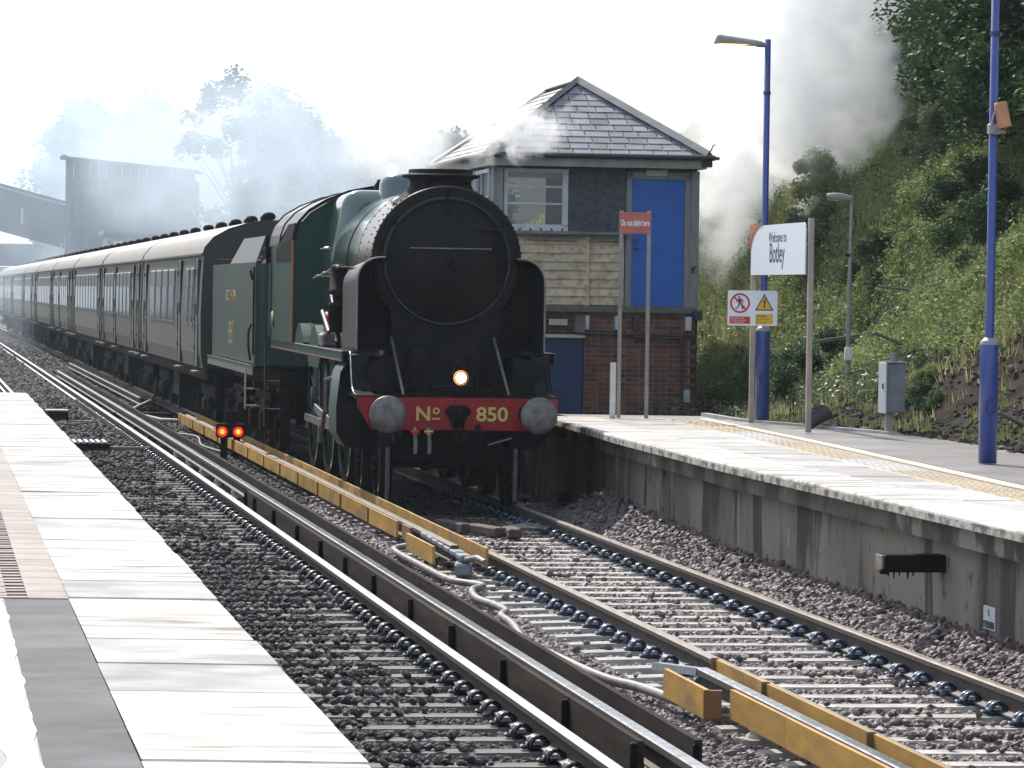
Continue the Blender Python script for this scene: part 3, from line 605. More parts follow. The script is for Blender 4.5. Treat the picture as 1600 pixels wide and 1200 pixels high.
MB().tube(spline([(-7.9, 84, -.0), (-7.9, 80, -.1), (-7.0, 76, -.12), (-6.6, 73.5, -.05), (-6.3, 73, -.05)]), .04, 6).build('power_cable', 'hose', label='far cable looping beside the start of the yellow boards', cat='cable')
MB().tube(spline([(-6.4, 70, -.16), (-5.6, 68, -.14), (-5.2, 64.5, -.16), (-4.7, 62, -.15), (-4.55, 60.9, -.1)]), .018, 5).build('signal_cable', 'hose', label='thin grey wire trailing to the red ground signal', cat='cable')
# ------------------------------------------------------------------ left platform
PZ = .915
def strip(off0, off1, Y0, Y1, z, th, name, mt, parent, step=2.0, **kw):
    """a sheet or slab that follows the track; off may be a function of Y"""
    f0 = off0 if callable(off0) else (lambda Y: off0); f1 = off1 if callable(off1) else (lambda Y: off1)
    mb = MB(); ys = frange(Y0, Y1, step); vs = []
    for Y in ys:
        vs += [(TX(f0(Y), Y), Y, z), (TX(f1(Y), Y), Y, z), (TX(f1(Y), Y), Y, z - th), (TX(f0(Y), Y), Y, z - th)]
    fs = []
    for i in range(len(ys) - 1):
        for j in range(4): fs.append((i * 4 + j, i * 4 + (j + 1) % 4, (i + 1) * 4 + (j + 1) % 4, (i + 1) * 4 + j))
    n = len(vs); fs += [(0, 1, 2, 3), (n - 4, n - 3, n - 2, n - 1)]
    return mb.add(vs, fs).build(name, mt, parent, **kw)
def slabquad(off0, off1, Y0, Y1, z, th, g=.007, bev=.008):
    mb = MB(); f0 = off0 if callable(off0) else (lambda Y: off0); f1 = off1 if callable(off1) else (lambda Y: off1)
    a, b = Y0 + g, Y1 - g
    top = [(TX(f0(a), a) + bev, a + bev, z), (TX(f1(a), a) - bev, a + bev, z), (TX(f1(b), b) - bev, b - bev, z), (TX(f0(b), b) + bev, b - bev, z)]
    mid = [(TX(f0(a), a), a, z - bev), (TX(f1(a), a), a, z - bev), (TX(f1(b), b), b, z - bev), (TX(f0(b), b), b, z - bev)]
    bot = [(p[0], p[1], z - th) for p in mid]
    vs = top + mid + bot
    fs = [(0, 1, 2, 3), (8, 9, 10, 11)] + [(i, (i + 1) % 4, 4 + (i + 1) % 4, 4 + i) for i in range(4)] + [(4 + i, 4 + (i + 1) % 4, 8 + (i + 1) % 4, 8 + i) for i in range(4)]
    return mb.add(vs, fs)
LP = thing('left_platform', 'white edged platform in the left foreground with block paving', 'platform', (0, 0, 0)); LP['kind'] = 'structure'; 
for k_ in ('label', 'category'): pass
strip(-12, -1.80, 8, 56.3, PZ - .055, 1.1, 'platform_body', 'concrete', LP)
Y = 9.2; k = 0
while Y < 56:
    L = 1.09 if Y < 30 else 1.0
    grey = (14.4 < Y < 15.0)
    slabquad(-1.60 + random.uniform(-.006, .006), -2.325, Y, Y + L, PZ + random.uniform(-.004, .004), .055, .013).build('coping_slab', 'wcoping2' if 14.2 < Y < 15.2 or random.random() < .08 else 'wcoping', LP)
    Y += L; k += 1
strip(-2.335, -2.655, 8, 18.95, PZ - .006, .05, 'asphalt_strip', 'asphalt', LP)
# ragged white painted line and its worn neighbour
mb = MB(); ys = frange(8, 18.9, .12); vs = []
for Y in ys:
    w = .03 * math.sin(Y * 3.1) + .02 * math.sin(Y * 9.7); vs += [(TX(-2.66 + .008 * math.sin(Y * 4.3) + .005 * math.sin(Y * 11), Y), Y, PZ - .002), (TX(-2.79 + w * .5, Y), Y, PZ - .002)]
mb.add(vs, [(2 * i, 2 * i + 1, 2 * i + 3, 2 * i + 2) for i in range(len(ys) - 1)]).build('painted_line', 'wline', LP)
strip(-2.655, -5.0, 8, 18.95, PZ - .0065, .05, 'asphalt_walkway', 'wcoping2', LP)
strip(-2.33, -5.0, 18.97, 56.2, PZ - .012, .04, 'paving_bed', 'paver2', LP)
Y = 19.0
while Y < 56:
    slabquad(-2.335, -2.53, Y, Y + .45, PZ - .004, .05, .004, .004).build('border_slab', 'paver2', LP)
    Y += .45
pv = slabquad(0, -.2, 0, .1, 0, .05, .002, .003)
pvm = MB(); pvm.v = [(x, y, z) for x, y, z in [(a, b, c) for a, b, c in pv.v]]
pvm = MB().box((0, 0, -.025), (.199, .0985, .05), bev=.002).mesh('paver', 'paver')
cnt = 0; rest = MB(); Y = 19.05; row = 0
while Y < 56:
    for c in range(5):
        o = -2.535 - .1 - .2 * c - (.1 if row % 2 else 0)
        if row % 2 and c == 0 and False: pass
        if cnt < 300 and c < 3:
            q = link('paver', pvm, LP, (TX(o, Y), Y, PZ - .003 + random.uniform(-.002, .002)), TA(Y)); cnt += 1
        else: rest.box((TX(o, Y), Y, PZ - .028), (.198, .097, .05), rot3('Z', TA(Y)))
    Y += .1; row += 1
rest.build('distant_pavers', 'paver', LP, kind='stuff')
# tactile studs far end handled as grey slabs
for Y in frange(34, 55, .45): slabquad(-1.93, -2.33, Y + .02, Y + .43, PZ + .004, .03, .004, .006).build('tactile_slab', 'wcoping2', LP) if False else None

# ------------------------------------------------------------------ right platform
def ptl(Y, pts):
    if Y <= pts[0][0]: return pts[0][1]
    for (a, b), (c, d) in zip(pts, pts[1:]):
        if Y <= c: return b + (d - b) * (Y - a) / (c - a)
    return pts[-1][1]
edge = lambda Y: ptl(Y, [(25, 4.33), (36, 4.35), (42, 4.50), (48.6, 4.82)])
lineo = lambda Y: ptl(Y, [(22, 5.72), (31.7, 6.0), (41, 6.48), (48.6, 6.75)])
tin = lambda Y: ptl(Y, [(22, 5.12), (29.4, 5.37), (37.6, 5.72), (45, 6.10), (48.6, 6.25)])
RP = thing('right_platform', 'platform on the right with white coping and stained concrete wall', 'platform', (0, 0, 0)); RP['kind'] = 'structure'
Y = 14.0
while Y < 48.4:
    L = .92; e2 = min(Y + L, 48.6)
    new = 25.2 < Y < 28.1
    slabquad(edge, lambda y: edge(y) + .62, Y, e2, PZ + random.uniform(-.003, .003), .075, .005, .014).build('coping_slab', 'wcoping' if not new else 'white', RP)
    slabquad(lambda y: edge(y) + .015, lambda y: edge(y) + .10, Y, e2, PZ - .078, .012, .001, .003).build('coping_lip', 'cedge', RP) if False else None
    slabquad(lambda y: edge(y) + .63, lambda y: tin(y) - .01, Y, e2, PZ - .002 + random.uniform(-.003, .003), .06, .005).build('platform_slab', random.choice(['wcoping2', 'wcoping2', 'slab', 'wcoping']), RP)
    Y += L
strip(lambda Y: edge(Y) - .004, lambda Y: edge(Y) + .02, 14, 48.6, PZ - .028, .055, 'coping_edge', 'cedge', RP, step=1)
# tactile slabs: 6 x 4 low studs each, shared mesh
tm = MB(); tm.box((0, 0, -.02), (.395, .395, .04), bev=.004)
for i in range(6):
    for j in range(6): 
        c = ((i - 2.5) * .066, (j - 2.5) * .066, 0)
        tm.lathe([(.021, 0), (.017, .008), (.0, .009)], c, n=6)
TM = tm.mesh('tactile_slab', 'tactile'); TM2 = TM.copy(); TM2.materials.clear(); TM2.materials.append(M['tactileg'])
Y = 21.0; k = 0
while Y < 48.2:
    for r_ in range(2):
        if r_ and tin(Y) + .42 > lineo(Y) - .35 and False: continue
        o = tin(Y) + .2 + r_ * .4
        if o + .2 < lineo(Y) - .03 or r_ == 0:
            link('tactile_slab', TM2 if (r_ == 0 and (Y > 33) and (int(Y / 2.3) % 3 == 0)) else TM, RP, (TX(o, Y), Y, PZ), TA(Y) + .04)
    Y += .402
strip(lambda y: tin(y) - .0, lambda y: lineo(y) + .3, 14, 48.5, PZ - .012, .1, 'bedding_strip', 'slab', RP)
strip(lambda y: lineo(y) - .04, lambda y: lineo(y) + .09, 16, 48.5, PZ + .003, .01, 'painted_line', 'yline', RP)
strip(lambda y: lineo(y) + .12, lambda y: lineo(y) + .17, 16, 48.5, PZ - .006, .01, 'line_dark_gap', 'asphalt', RP)  # narrow dark asphalt strip beside the yellow line
strip(lambda Y: lineo(Y) + .1, lambda Y: backoff(Y) + .25, 14, 48.5, PZ - .008, 1.1, 'asphalt_surface', 'asphalt2', RP, step=1)
strip(lambda Y: backoff(Y) - .02, lambda Y: backoff(Y) + .07, 44, 50.2, PZ + .025, .2, 'edge_kerb', 'wcoping2', RP, step=.5)
strip(5.2, 7.15, 48.5, 50.2, PZ - .02, .5, 'platform_end', 'asphalt2', RP, step=.5)
strip(lambda Y: edge(Y) + .13, lambda Y: lineo(Y) + .1, 14, 48.5, PZ - .08, .17, 'corbel_course', 'corbel', RP, step=1)
# wall face, slightly uneven
mb = MB()
def wf(u, v):
    Y = 14 + 34.5 * u; z = -.3 + v * (.68 + .3); return (TX(edge(Y) + .30 + .02 * math.sin(Y * 1.3) * (1 - v), Y), Y, z)
mb.grid(wf, 70, 3)
mb.build('wall_face', 'wall', RP)
for Y in (43.6, 40.3): MB().box((TX(edge(Y) + .26, Y), Y, .28), (.10, .16, 1.0), rot3('Z', TA(Y)), bev=.01).build('wall_pier', 'wall', RP)
MB().box((TX(7, 48.5), 48.55, .4), (4.4, .12, .9)).build('end_wall', 'wall', RP)
mb = MB(); vs = []
for Y, z in ((48.5, PZ - .03), (58, .08)):
    for o in (4.95, 6.3 if Y > 50 else 7.1): vs += [(TX(o, Y), Y, z), (TX(o, Y), Y, -.3)]
mb.add(vs, [(0, 2, 6, 4), (0, 1, 5, 4), (2, 3, 7, 6), (4, 5, 7, 6)]).build('ramp', 'corbel', RP)
t = thing('wall_bracket', 'dark square timber stub sticking out of the right platform wall', 'timber stub', (TX(4.18, 28.9), 28.9, .47), TA(28.9))
mb = MB(); mb.box((.22, .0, 0), (.48, .22, .13), bev=.01); mb.build('beam', 'blackm', t)
mb = MB(); mb.box((-.035, 0, .0), (.02, .2, .12), bev=.004); mb.build('end_face', 'wood', t)
mb = MB()
for i in range(5): mb.tube([(.02 + i * .05, -.05 + .03 * (i % 3), -.06), (.02 + i * .05, -.05 + .03 * (i % 3), -.10 - .02 * (i % 2))], [.010, .004], 5)
mb.box((-.02, -.08, -.06), (.07, .06, .04), bev=.01); mb.build('hanging_bolts', 'blackm', t)
t = thing('marker_plate', 'small white and green marker plate low on the right platform wall', 'plate', (TX(edge(27.6) + .285, 27.6), 27.6, .17), TA(27.6))
MB().box((0, 0, 0), (.012, .30, .17), bev=.004).build('plate', 'white', t)
MB().box((-.008, 0, -.045), (.006, .28, .05)).build('green_band', 'leafm' if False else 'boilergreen', t)
MB().box((-.008, 0, .04), (.006, .04, .05)).build('printed_mark', 'grey', t)

# ------------------------------------------------------------------ bits on the track bed
def litter(name, label, cat, off, Y, z, dims, rz, mt, tilt=0):
    R = Matrix.Rotation(tilt, 3, 'Y')
    mb = MB().box((0, 0, 0), dims, R, bev=min(dims) * .12); return mb.build(name, mt, None, (TX(off, Y), Y, z), rz, label=label, cat=cat)
t = thing('track_box', 'dark box with a pale lid on a timber between the left rails', 'track box', (-8.95, 75.6, -.17), TA(76))
MB().box((0, 0, .09), (.42, .6, .2), bev=.02).build('box_body', 'blackm', t); MB().box((0, 0, .205), (.44, .62, .03), bev=.01).build('lid', 'postg', t)
MB().box((.0, -.2, -.02), (1.7, .2, .08), bev=.01).build('timber', 'wood', t)
t = thing('grating', 'slatted grey grating laid across the left track', 'grating', (TX(-.42, 61.5), 61.5, -.05), TA(61))
for i in range(6): MB().box((-.24 + i * .095, 0, .05), (.045, 1.0, .02)).build('slat', 'white', t)
MB().box((0, 0, .0), (.62, 1.1, .07), bev=.01).build('frame', 'blackm', t); MB().box((0, -.35, -.05), (2.2, .16, .06), bev=.01).build('crossbar', 'wood', t)
litter('timber_baulk', 'dark timber lying between the two tracks', 'timber', 1.35, 78, -.12, (1.3, .25, .12), .1, 'blackm')
mb = MB(); mb.lathe([(.0, .16), (.09, .12), (.12, .0)], n=7); mb.build('traffic_cone', 'white', None, (TX(1.2, 80), 80, -.12), label='small white cone on the ballast beyond the dark timber', cat='cone')
for i, (x, y, r, l_) in enumerate([(-.62, 42.3, .35, .9), (-.25, 41.6, .30, .8), (.02, 41.3, .28, .6)]):
    MB().box((0, 0, 0), (.14, l_, .10), bev=.015).build('timber_block', 'browntimber', None, (x, y, -.11), r + [0, .1, -.15][i], label=['leftmost short brown timber between the rails before the locomotive', 'middle short brown timber between the rails before the locomotive', 'rightmost short brown timber between the rails before the locomotive'][i], cat='timber', group='timbers lying before the locomotive')
for i in range(3):
    MB().tube(spline([(-.05, 41.2 + .3 * i, -.1), (.15, 41.4 + .35 * i, -.07), (.38, 41.9 + .25 * i, -.12), (.5, 42.3, -.15)]), .02, 5).build('loose_cable', 'hose', label=['nearest thin cable between the rails in front of the locomotive', 'middle thin cable between the rails in front of the locomotive', 'farthest thin cable between the rails in front of the locomotive'][i], cat='cable')
# ground signal
t = thing('ground_signal', 'low black ground signal showing two red lights', 'signal', (-4.42, 60.4, -.18), TA(60) * .3)
mb = MB(); mb.box((0, .06, .42), (.46, .20, .22), bev=.03); mb.box((0, -.05, .52), (.44, .14, .02), bev=.005); mb.build('lamp_housing', 'blackm', t)
mb = MB(); mb.box((0, .06, .62), (.17, .15, .26), bev=.03); mb.build('top_lamp_hood', 'blackm', t)
for sx in (-1, 1):
    mb = MB(); mb.lathe([(.085, 0), (.09, -.10), (.096, -.10), (.096, 0)], (sx * .125, -.04, .405), axis='Y', n=20); mb.build('hood', 'blackm', t)
    mb = MB(); mb.lathe([(.0, -.012), (.040, -.010)], (sx * .125, -.05, .405), axis='Y', n=20); LN = mb.build('lens', 'redglow', t); mb = MB(); mb.lathe([(.040, -.010), (.078, -.004)], (sx * .125, -.05, .405), axis='Y', n=20); mb.build('lens_halo', 'redhalo', LN)
    mb = MB(); mb.box((sx * .10, .06, .16), (.11, .10, .34), bev=.01); mb.build('leg', 'blackm', t)
# ------------------------------------------------------------------ lamp columns
def column(loc, label, with_lantern, full=True):
    t = thing('lamp_column', label, 'lamp column', loc, TA(loc[1]), 'blue lamp columns on the right platform')
    mb = MB(); mb.lathe([(.0, 0), (.088, 0), (.088, 1.12), (.083, 1.15), (.045, 1.19)], n=20); mb.build('base', 'poleblue', t)
    mb = MB(); mb.lathe([(.090, 1.125), (.087, 1.155), (.046, 1.195), (.046, 1.18)], n=20); mb.build('collar', 'postg', t)
    mb = MB(); mb.lathe([(.043, 1.18), (.038, 4.73), (0, 4.74)], n=14); mb.build('pole', 'poleblue', t)
    mb = MB(); mb.tube([(.0, -.09, .45), (-.05, -.09, .50), (-.06, -.09, .56), (0, -.1, .62), (.06, -.09, .56), (.05, -.09, .5), (0, -.09, .45)], .006, 5); mb.build('door_seam', 'navy', t)
    mb = MB(); mb.lathe([(.048, 4.05), (.048, 4.09)], n=14); mb.build('band', 'navy', t)
    mb = MB()
    def lf(u, v):      # lantern shell pointing over the track
        x = -.05 - .63 * u; w = .05 + .07 * math.sin(math.pi * min(1, u * 1.0) ** .8) if u < .999 else .02
        w = .045 + .075 * math.sin(math.pi * u ** .75) ** .7 if 0 < u < 1 else .03
        h = .03 + .055 * u ** .6 if u < .9 else .085 * math.sqrt(max(0, 1 - ((u - .9) / .1) ** 2)) + .005
        a = math.pi * v
        return (x, w * math.cos(a), 4.65 + 1.45 * h * math.sin(a) + .015 * u)
    mb.grid(lf, 18, 10); mb.tube([(0, 0, 4.66), (-.14, 0, 4.665)], .03, 10); mb.build('lantern', 'postg', t)
    mb = MB(); mb.grid(lambda u, v: (-.22 - .43 * u, (v - .5) * 2 * (.05 + .055 * math.sin(math.pi * u)), 4.665 - .022 * math.sin(math.pi * u) * math.sin(math.pi * v) + .006 * u), 12, 6); mb.build('lantern_lens', 'sodium', t)
    return t
L1 = column((3.10, 47.55, PZ), 'blue lamp column beside the station name board with its lantern lit', True)
L2 = column((4.52, 36.4, PZ), 'blue lamp column nearest the right edge carrying the orange loudspeaker', True)
t = thing('loudspeaker', 'orange brown cylindrical loudspeaker clamped to the nearest blue column', 'loudspeaker', (4.52, 36.4, 4.22), TA(36))
mb = MB(); R = Euler((math.radians(14), 0, 0)).to_matrix() if False else Matrix.Rotation(math.radians(-12), 3, 'Y')
mb.lathe([(0, .12), (.055, .115), (.064, .09), (.064, -.10), (.070, -.115), (.070, -.13), (.058, -.125)], (.06, -.09, .0), n=18, R=R); mb.build('shell', 'spk', t)
mb = MB(); mb.lathe([(.056, -.110), (0, -.10)], (.06, -.09, 0), n=18, R=R); mb.build('grille', 'blackm', t)
mb = MB(); mb.box((0, -.02, -.14), (.11, .11, .10), bev=.01); mb.tube([(-.04, -.07, -.13), (-.03, -.1, -.02), (.0, -.1, .05)], .01, 5); mb.tube([(.1, -.05, -.17), (.1, -.05, -.09)], .008, 5); mb.box((.04, -.05, -.16), (.10, .05, .03)); mb.build('clamp', 'postg', t)
# warning sign on column 1
def facing(a, b, z): return (a, -z, b)
t = thing('warning_sign', 'white sign with crossed-out walker and yellow electric hazard triangle', 'sign', (2.93, 47.02, 2.325), .06)
WS = .61; HS = .43
def rrect(w, h, r, n=5):
    P = []
    for cx, cy_, a0 in ((w / 2 - r, h / 2 - r, 0), (-w / 2 + r, h / 2 - r, 90), (-w / 2 + r, -h / 2 + r, 180), (w / 2 - r, -h / 2 + r, 270)):
        for k in range(n + 1): a = math.radians(a0 + 90 * k / n); P.append((cx + r * math.cos(a), cy_ + r * math.sin(a)))
    return P
MB().prism(rrect(WS, HS, .025), -.004, .004).build('panel', 'signw', t)
def off2(P, dx, dz): return [(a + dx, b + dz) for a, b in P]
def ring(mb, c, r0, r1, y, n=36):
    vs = [(c[0] + r * math.cos(2 * math.pi * k / n), y, c[1] + r * math.sin(2 * math.pi * k / n)) for r in (r0, r1) for k in range(n)]
    vs += [(v[0], y + .003, v[2]) for v in vs]
    mb.add(vs, [(k, (k + 1) % n, n + (k + 1) % n, n + k) for k in range(n)] + [(n + k, n + (k + 1) % n, 3 * n + (k + 1) % n, 3 * n + k) for k in range(n)])
cx, cz = -.155, .06
mb = MB()      # walking figure
mb.lathe([(0, -.0075), (.012, -.0075), (.012, -.0045)], (cx - .012, 0, cz + .072), axis='Y', n=12)
for P in ([(-.022, .055), (.016, .052), (.020, .0), (.004, -.012), (-.016, .0)], [(.012, .05), (.034, .028), (.030, -.004), (.038, -.004), (.044, .030), (.018, .058)],
          [(-.018, .05), (-.040, .022), (-.052, .020), (-.050, .012), (-.034, .014), (-.012, .036)], [(-.014, .005), (-.022, -.028), (-.048, -.062), (-.060, -.062), (-.060, -.070), (-.042, -.072), (-.008, -.032), (.0, -.008)],
          [(.0, .0), (.018, -.036), (.026, -.066), (.018, -.074), (.044, -.074), (.040, -.064), (.034, -.034), (.018, .004)]):
    mb.prism([(a + cx, b + cz) for a, b in P], -.0065, -.0045)
mb.build('walking_figure', 'ink', t)
mb = MB(); ring(mb, (cx, cz), .100, .122, -.0085)
R = Matrix.Rotation(math.radians(45), 3, 'Y'); mb.box((cx, -.0085, cz), (.215, .002, .020), R); mb.build('prohibition_ring', 'wred', t)
cx2 = .145
mb = MB(); mb.prism([(cx2 - .115, cz - .088), (cx2 + .115, cz - .088), (cx2, cz + .118)], -.0060, -.0045); mb.build('triangle_border', 'ink', t)
mb = MB(); mb.prism([(cx2 - .092, cz - .074), (cx2 + .092, cz - .074), (cx2, cz + .092)], -.0078, -.0062); mb.build('hazard_triangle', 'wyel', t)
mb = MB(); mb.prism([(cx2 + .006, cz + .062), (cx2 - .022, cz + .010), (cx2 - .002, cz + .012), (cx2 - .006, cz - .028), (cx2 - .016, cz - .028), (cx2 + .002, cz - .058), (cx2 + .014, cz - .026), (cx2 + .005, cz - .027), (cx2 + .022, cz + .026), (cx2 + .004, cz + .022), (cx2 + .020, cz + .058)], -.0098, -.0080); mb.build('lightning_bolt', 'ink', t)
mb = MB(); mb.prism(off2(rrect(.255, .090, .008), cx, -.148), -.0060, -.0045); mb.build('red_caption', 'wred', t)
mb = MB(); mb.prism(off2(rrect(.215, .125, .008), cx2, -.133), -.0060, -.0045); mb.build('yellow_caption', 'wyel', t)
for i, s_ in enumerate(['Passengers must', 'not pass this point', 'or cross the line']):
    text_obj('caption_text', s_, .026, lambda a, b, c, i=i: (a + cx - .118, -.0075 - c, b - .128 - i * .027), 'signw', t, extrude=.0006, align='LEFT')
text_obj('caption_text', 'Danger', .044, lambda a, b, c: (a + cx2 - .098, -.0075 - c, b - .108), 'ink', t, extrude=.0006, align='LEFT')
for i, s_ in enumerate(['Do not touch', 'the live rail']): text_obj('caption_text', s_, .028, lambda a, b, c, i=i: (a + cx2 - .098, -.0075 - c, b - .143 - i * .036), 'ink', t, extrude=.0006, align='LEFT')
# station name board, parallel to the track
import functools
yb0, yb1 = 47.25, 44.1
t = thing('station_sign', 'white station name board on two posts reading Welcome to Botley', 'sign', (2.935, 47.2, PZ), math.atan((2.935 - 3.38) / (44.1 - 47.2)))
LB = 3.13       # local -y runs toward the camera along the board
MB().box((.012, .0, 1.22), (.062, .062, 2.44), bev=.006).build('post', 'post', t)
MB().box((.03, -LB, 1.23), (.062, .062, 2.46), bev=.006).build('post', 'post', t)
P = [(-LB + .06 + .0, 1.815), (-.02, 1.815), (-.02, 2.415), (-LB + .16, 2.415), (-LB + .10, 2.39), (-LB + .06, 2.33)]
MB().prism(P, -.028, -.010, plane='YZ').build('board', 'signw', t)
Pr = [(-.0, 2.43), (-.0, 2.12)] + [(-.02 - .10 * math.sin(a) * 1 - .62 * (1 - math.cos(a)) , 2.12 + .295 * math.sin(a)) for a in [math.pi / 2 * k / 8 for k in range(9)]]
MB().prism([(y - .0, z) for y, z in Pr], -.034, -.029, plane='YZ').build('orange_corner', 'orng', t)
Pr2 = [(-.0, 2.43), (-.0, 2.16)] + [(-.02 - .08 * math.sin(a) - .52 * (1 - math.cos(a)), 2.16 + .255 * math.sin(a)) for a in [math.pi / 2 * k / 8 for k in range(9)]]
MB().prism(Pr2, -.038, -.0345, plane='YZ').build('red_corner', 'signred', t)
text_obj('sign_lettering', 'Welcome to', .175, lambda a, b, c: (-.0295 - c, -LB * .50 - a, b + 2.205), 'navy', t, extrude=.0008, sx=1.12)
text_obj('sign_lettering', 'Botley', .335, lambda a, b, c: (-.0295 - c, -LB * .49 - a, b + 1.965), 'navy', t, extrude=.0008, sx=1.0, bold=.002)
# do not alight here
t = thing('alight_sign', 'faded red sign on two thin grey posts reading Do not alight here', 'sign', (1.30, 48.3, PZ), 0.0)
for x in (.045, .395): MB().box((x, .02, 1.3), (.05, .04, 2.62), bev=.004).build('post', 'postg', t)
MB().box((.22, -.004, 2.455), (.39, .012, .265), bev=.004).build('panel', 'signred', t)
text_obj('sign_lettering', 'Do not alight here', .108, lambda a, b, c: (a + .22, -.0115 - c, b + 2.42), 'signw', t, extrude=.0006, sx=.44, bold=.002)
MB().box((0, 0, .35), (.075, .05, .70), bev=.008).build('marker_post', 'white', None, (1.265, 48.15, PZ), label='short white wooden post beside the do not alight sign', cat='post')
# relay cabinet
t = thing('equipment_cabinet', 'grey steel cabinet on a short post behind the right platform', 'cabinet', (TX(8.03, 44.2) , 44.2, .84), .25)
MB().box((0, 0, .2), (.08, .08, .5)).build('post', 'postg', t)
MB().box((.035, 0, .60), (.24, .24, .56), bev=.01).build('body', 'relay', t)
MB().box((-.10, -.055, .60), (.02, .24, .58), bev=.004).build('door', 'relaylt', t); MB().box((-.11, -.10, .62), (.02, .02, .06)).build('door_handle', 'blackm', t)
mb = MB(); mb.tube([(.05, 0, .86), (.05, 0, 1.0)], .045, 10); mb.build('top_conduit', 'relay', t)
mb = MB(); mb.box((.04, 0, .895), (.26, .26, .02)); mb.build('lid', 'postg', t)
# bank lamp
t = thing('bank_lamp', 'small old grey lamp post standing in the weeds on the bank', 'lamp post', (4.31, 49.3, 1.36), 0.05); t.scale = (.93, .93, .93)
MB().tube([(0, 0, -.2), (.0, 0, 1.2), (.02, 0, 2.55)], [.035, .032, .022], 8).build('pole', 'postg', t)
MB().box((-.005, -.04, .42), (.10, .08, .18), bev=.01).build('switch_box', 'white', t)
mb = MB(); mb.grid(lambda u, v: (.03 - .37 * u, .055 * math.cos(math.pi * v) * (1.0 if 0 < u < 1 else .4), 2.54 + .035 * u + (.05 + .03 * math.sin(math.pi * u)) * math.sin(math.pi * v)), 10, 8); mb.box((-.15, 0, 2.55), (.34, .09, .02), bev=.005); mb.build('lantern', 'postg', t)
MB().box((-.24, 0, 2.545), (.14, .08, .03), bev=.01).build('lens', 'cream', t)
mb = MB(); mb.tube([(.02, 0, 2.45), (.08, 0, 2.2), (.02, 0, 2.0)], .006, 4); mb.box((-.02, 0, 1.78), (.08, .05, .04)); mb.build('wire_clip', 'blackm', t)
# bin / pipe stub, planks and rubble on bank foot
t = thing('pipe_end', 'black plastic pipe end lying tilted beside the station sign', 'pipe', (3.62, 45.6, PZ + .02), .5)
R = Matrix.Rotation(math.radians(60), 3, 'Y')
mb = MB(); mb.lathe([(.0, -.14), (.075, -.14), (.10, .14), (.108, .14), (.108, .16), (.092, .16), (.07, -.10)], (0, 0, .10), n=18, R=R); mb.build('pipe', 'gutter', t)
for i, (o, Y, z, d, rz, tl, lab) in enumerate([(8.75, 41.5, 1.12, (.07, .7, .025), -.9, -.35, 'pale plank lying on the bank foot behind the nearest blue column'), (9.35, 48.5, 1.45, (.06, 1.2, .03), -1.0, -.28, 'grey plank on the bank left of the equipment cabinet'), (10.6, 55, 2.3, (.05, 2.0, .05), -1.25, .15, 'thin dark branch on the grass left of the bank lamp'), (10.9, 54, 2.5, (.04, 1.2, .04), -1.8, -.1, 'upper thin dark branch on the grass left of the bank lamp'), (9.3, 44.8, 1.45, (.05, .6, .03), -.7, -.4, 'brown plank on the soil right of the equipment cabinet')]):
    MB().box((0, 0, 0), d, Matrix.Rotation(tl, 3, 'X'), bev=.006).build('plank', 'wood', None, (TX(o, Y), Y, zbank(o, Y) + .07), rz, label=lab, cat='plank' if i not in (2, 3) else 'branch')
# pale rubble & litter
n = 260; o = 8.0 + RNG.random(n) ** 1.5 * 1.9; Y = 36 + RNG.random(n) * 24
P = np.array([(TX(a, b), b, zbank(a, b) + .02) for a, b in zip(o, Y)]); stones('rubble', P, .012 + .045 * RNG.random(n) ** 3, 'rubble', label='pale rubble scattered over the dark soil at the bank foot', cat='rubble')
n = 9000; o = 7.0 + RNG.random(n) ** 1.3 * 3.5; Y = 36 + RNG.random(n) * 30
P = np.array([(TX(a, b), b, zbank(a, b) + .01) for a, b in zip(o, Y)]); stones('clods', P, .012 + .035 * RNG.random(n) ** 2, 'clod', label='dark soil clods and cinders at the bank foot', cat='soil')
# ------------------------------------------------------------------ steam locomotive (local: x right, y back, z above rail)
HD = math.atan(.141)
LO = thing('steam_locomotive', 'dark green and black steam locomotive number 850 facing the camera', 'locomotive', (-.615, 43.95, 0), HD)
def part(name, mb, mt, parent=LO, **kw): return mb.build(name, mt, parent, **kw)
# buffer beam
mb = MB(); bw = 1.155
P = [(-bw, 1.255), (bw, 1.255), (bw, 1.10), (bw - .13, .885), (-bw + .16, .885), (-bw, 1.15)]
mb.prism(P, 0, .035); BB = part('buffer_beam', mb, 'red')
mb = MB()
for x in np.arange(-1.08, 1.09, .105):
    mb.dome((x, 0, 1.225), .014, axis=(0, -1, 0)) if abs(abs(x) - .86) > .2 or True else 0
for x in (-.55, .55, -.63, .63): 
    for z in (.93, 1.0, 1.07, 1.14): mb.dome((x, 0, z), .014, axis=(0, -1, 0))
for x in np.arange(-.45, .46, .15): mb.dome((x, 0, .91), .013, axis=(0, -1, 0))
part('rivets', mb, 'red', BB, kind='stuff')
for body, x, sz, sx in (('N', -.40, .225, 1.05), ('850', .395, .225, 1.1)):
    text_obj('numeral_shadow', body, sz, lambda a, b, c, x=x: (a + x + .012, -.003 - c, b + .985), 'ink', BB, extrude=.002, sx=sx, bold=.006)
    text_obj('numeral', body, sz, lambda a, b, c, x=x: (a + x, -.009 - c, b + .995), 'gold', BB, extrude=.002, sx=sx, bold=.005)
text_obj('numeral_shadow', 'o', .155, lambda a, b, c: (a - .25 + .01, -.003 - c, b + 1.06), 'ink', BB, extrude=.002, bold=.002)
text_obj('numeral', 'o', .155, lambda a, b, c: (a - .25, -.009 - c, b + 1.07), 'gold', BB, extrude=.002, bold=.002)
mb = MB(); mb.box((-.25, -.008, 1.015), (.095, .006, .018)); part('numeral', mb, 'gold', BB)
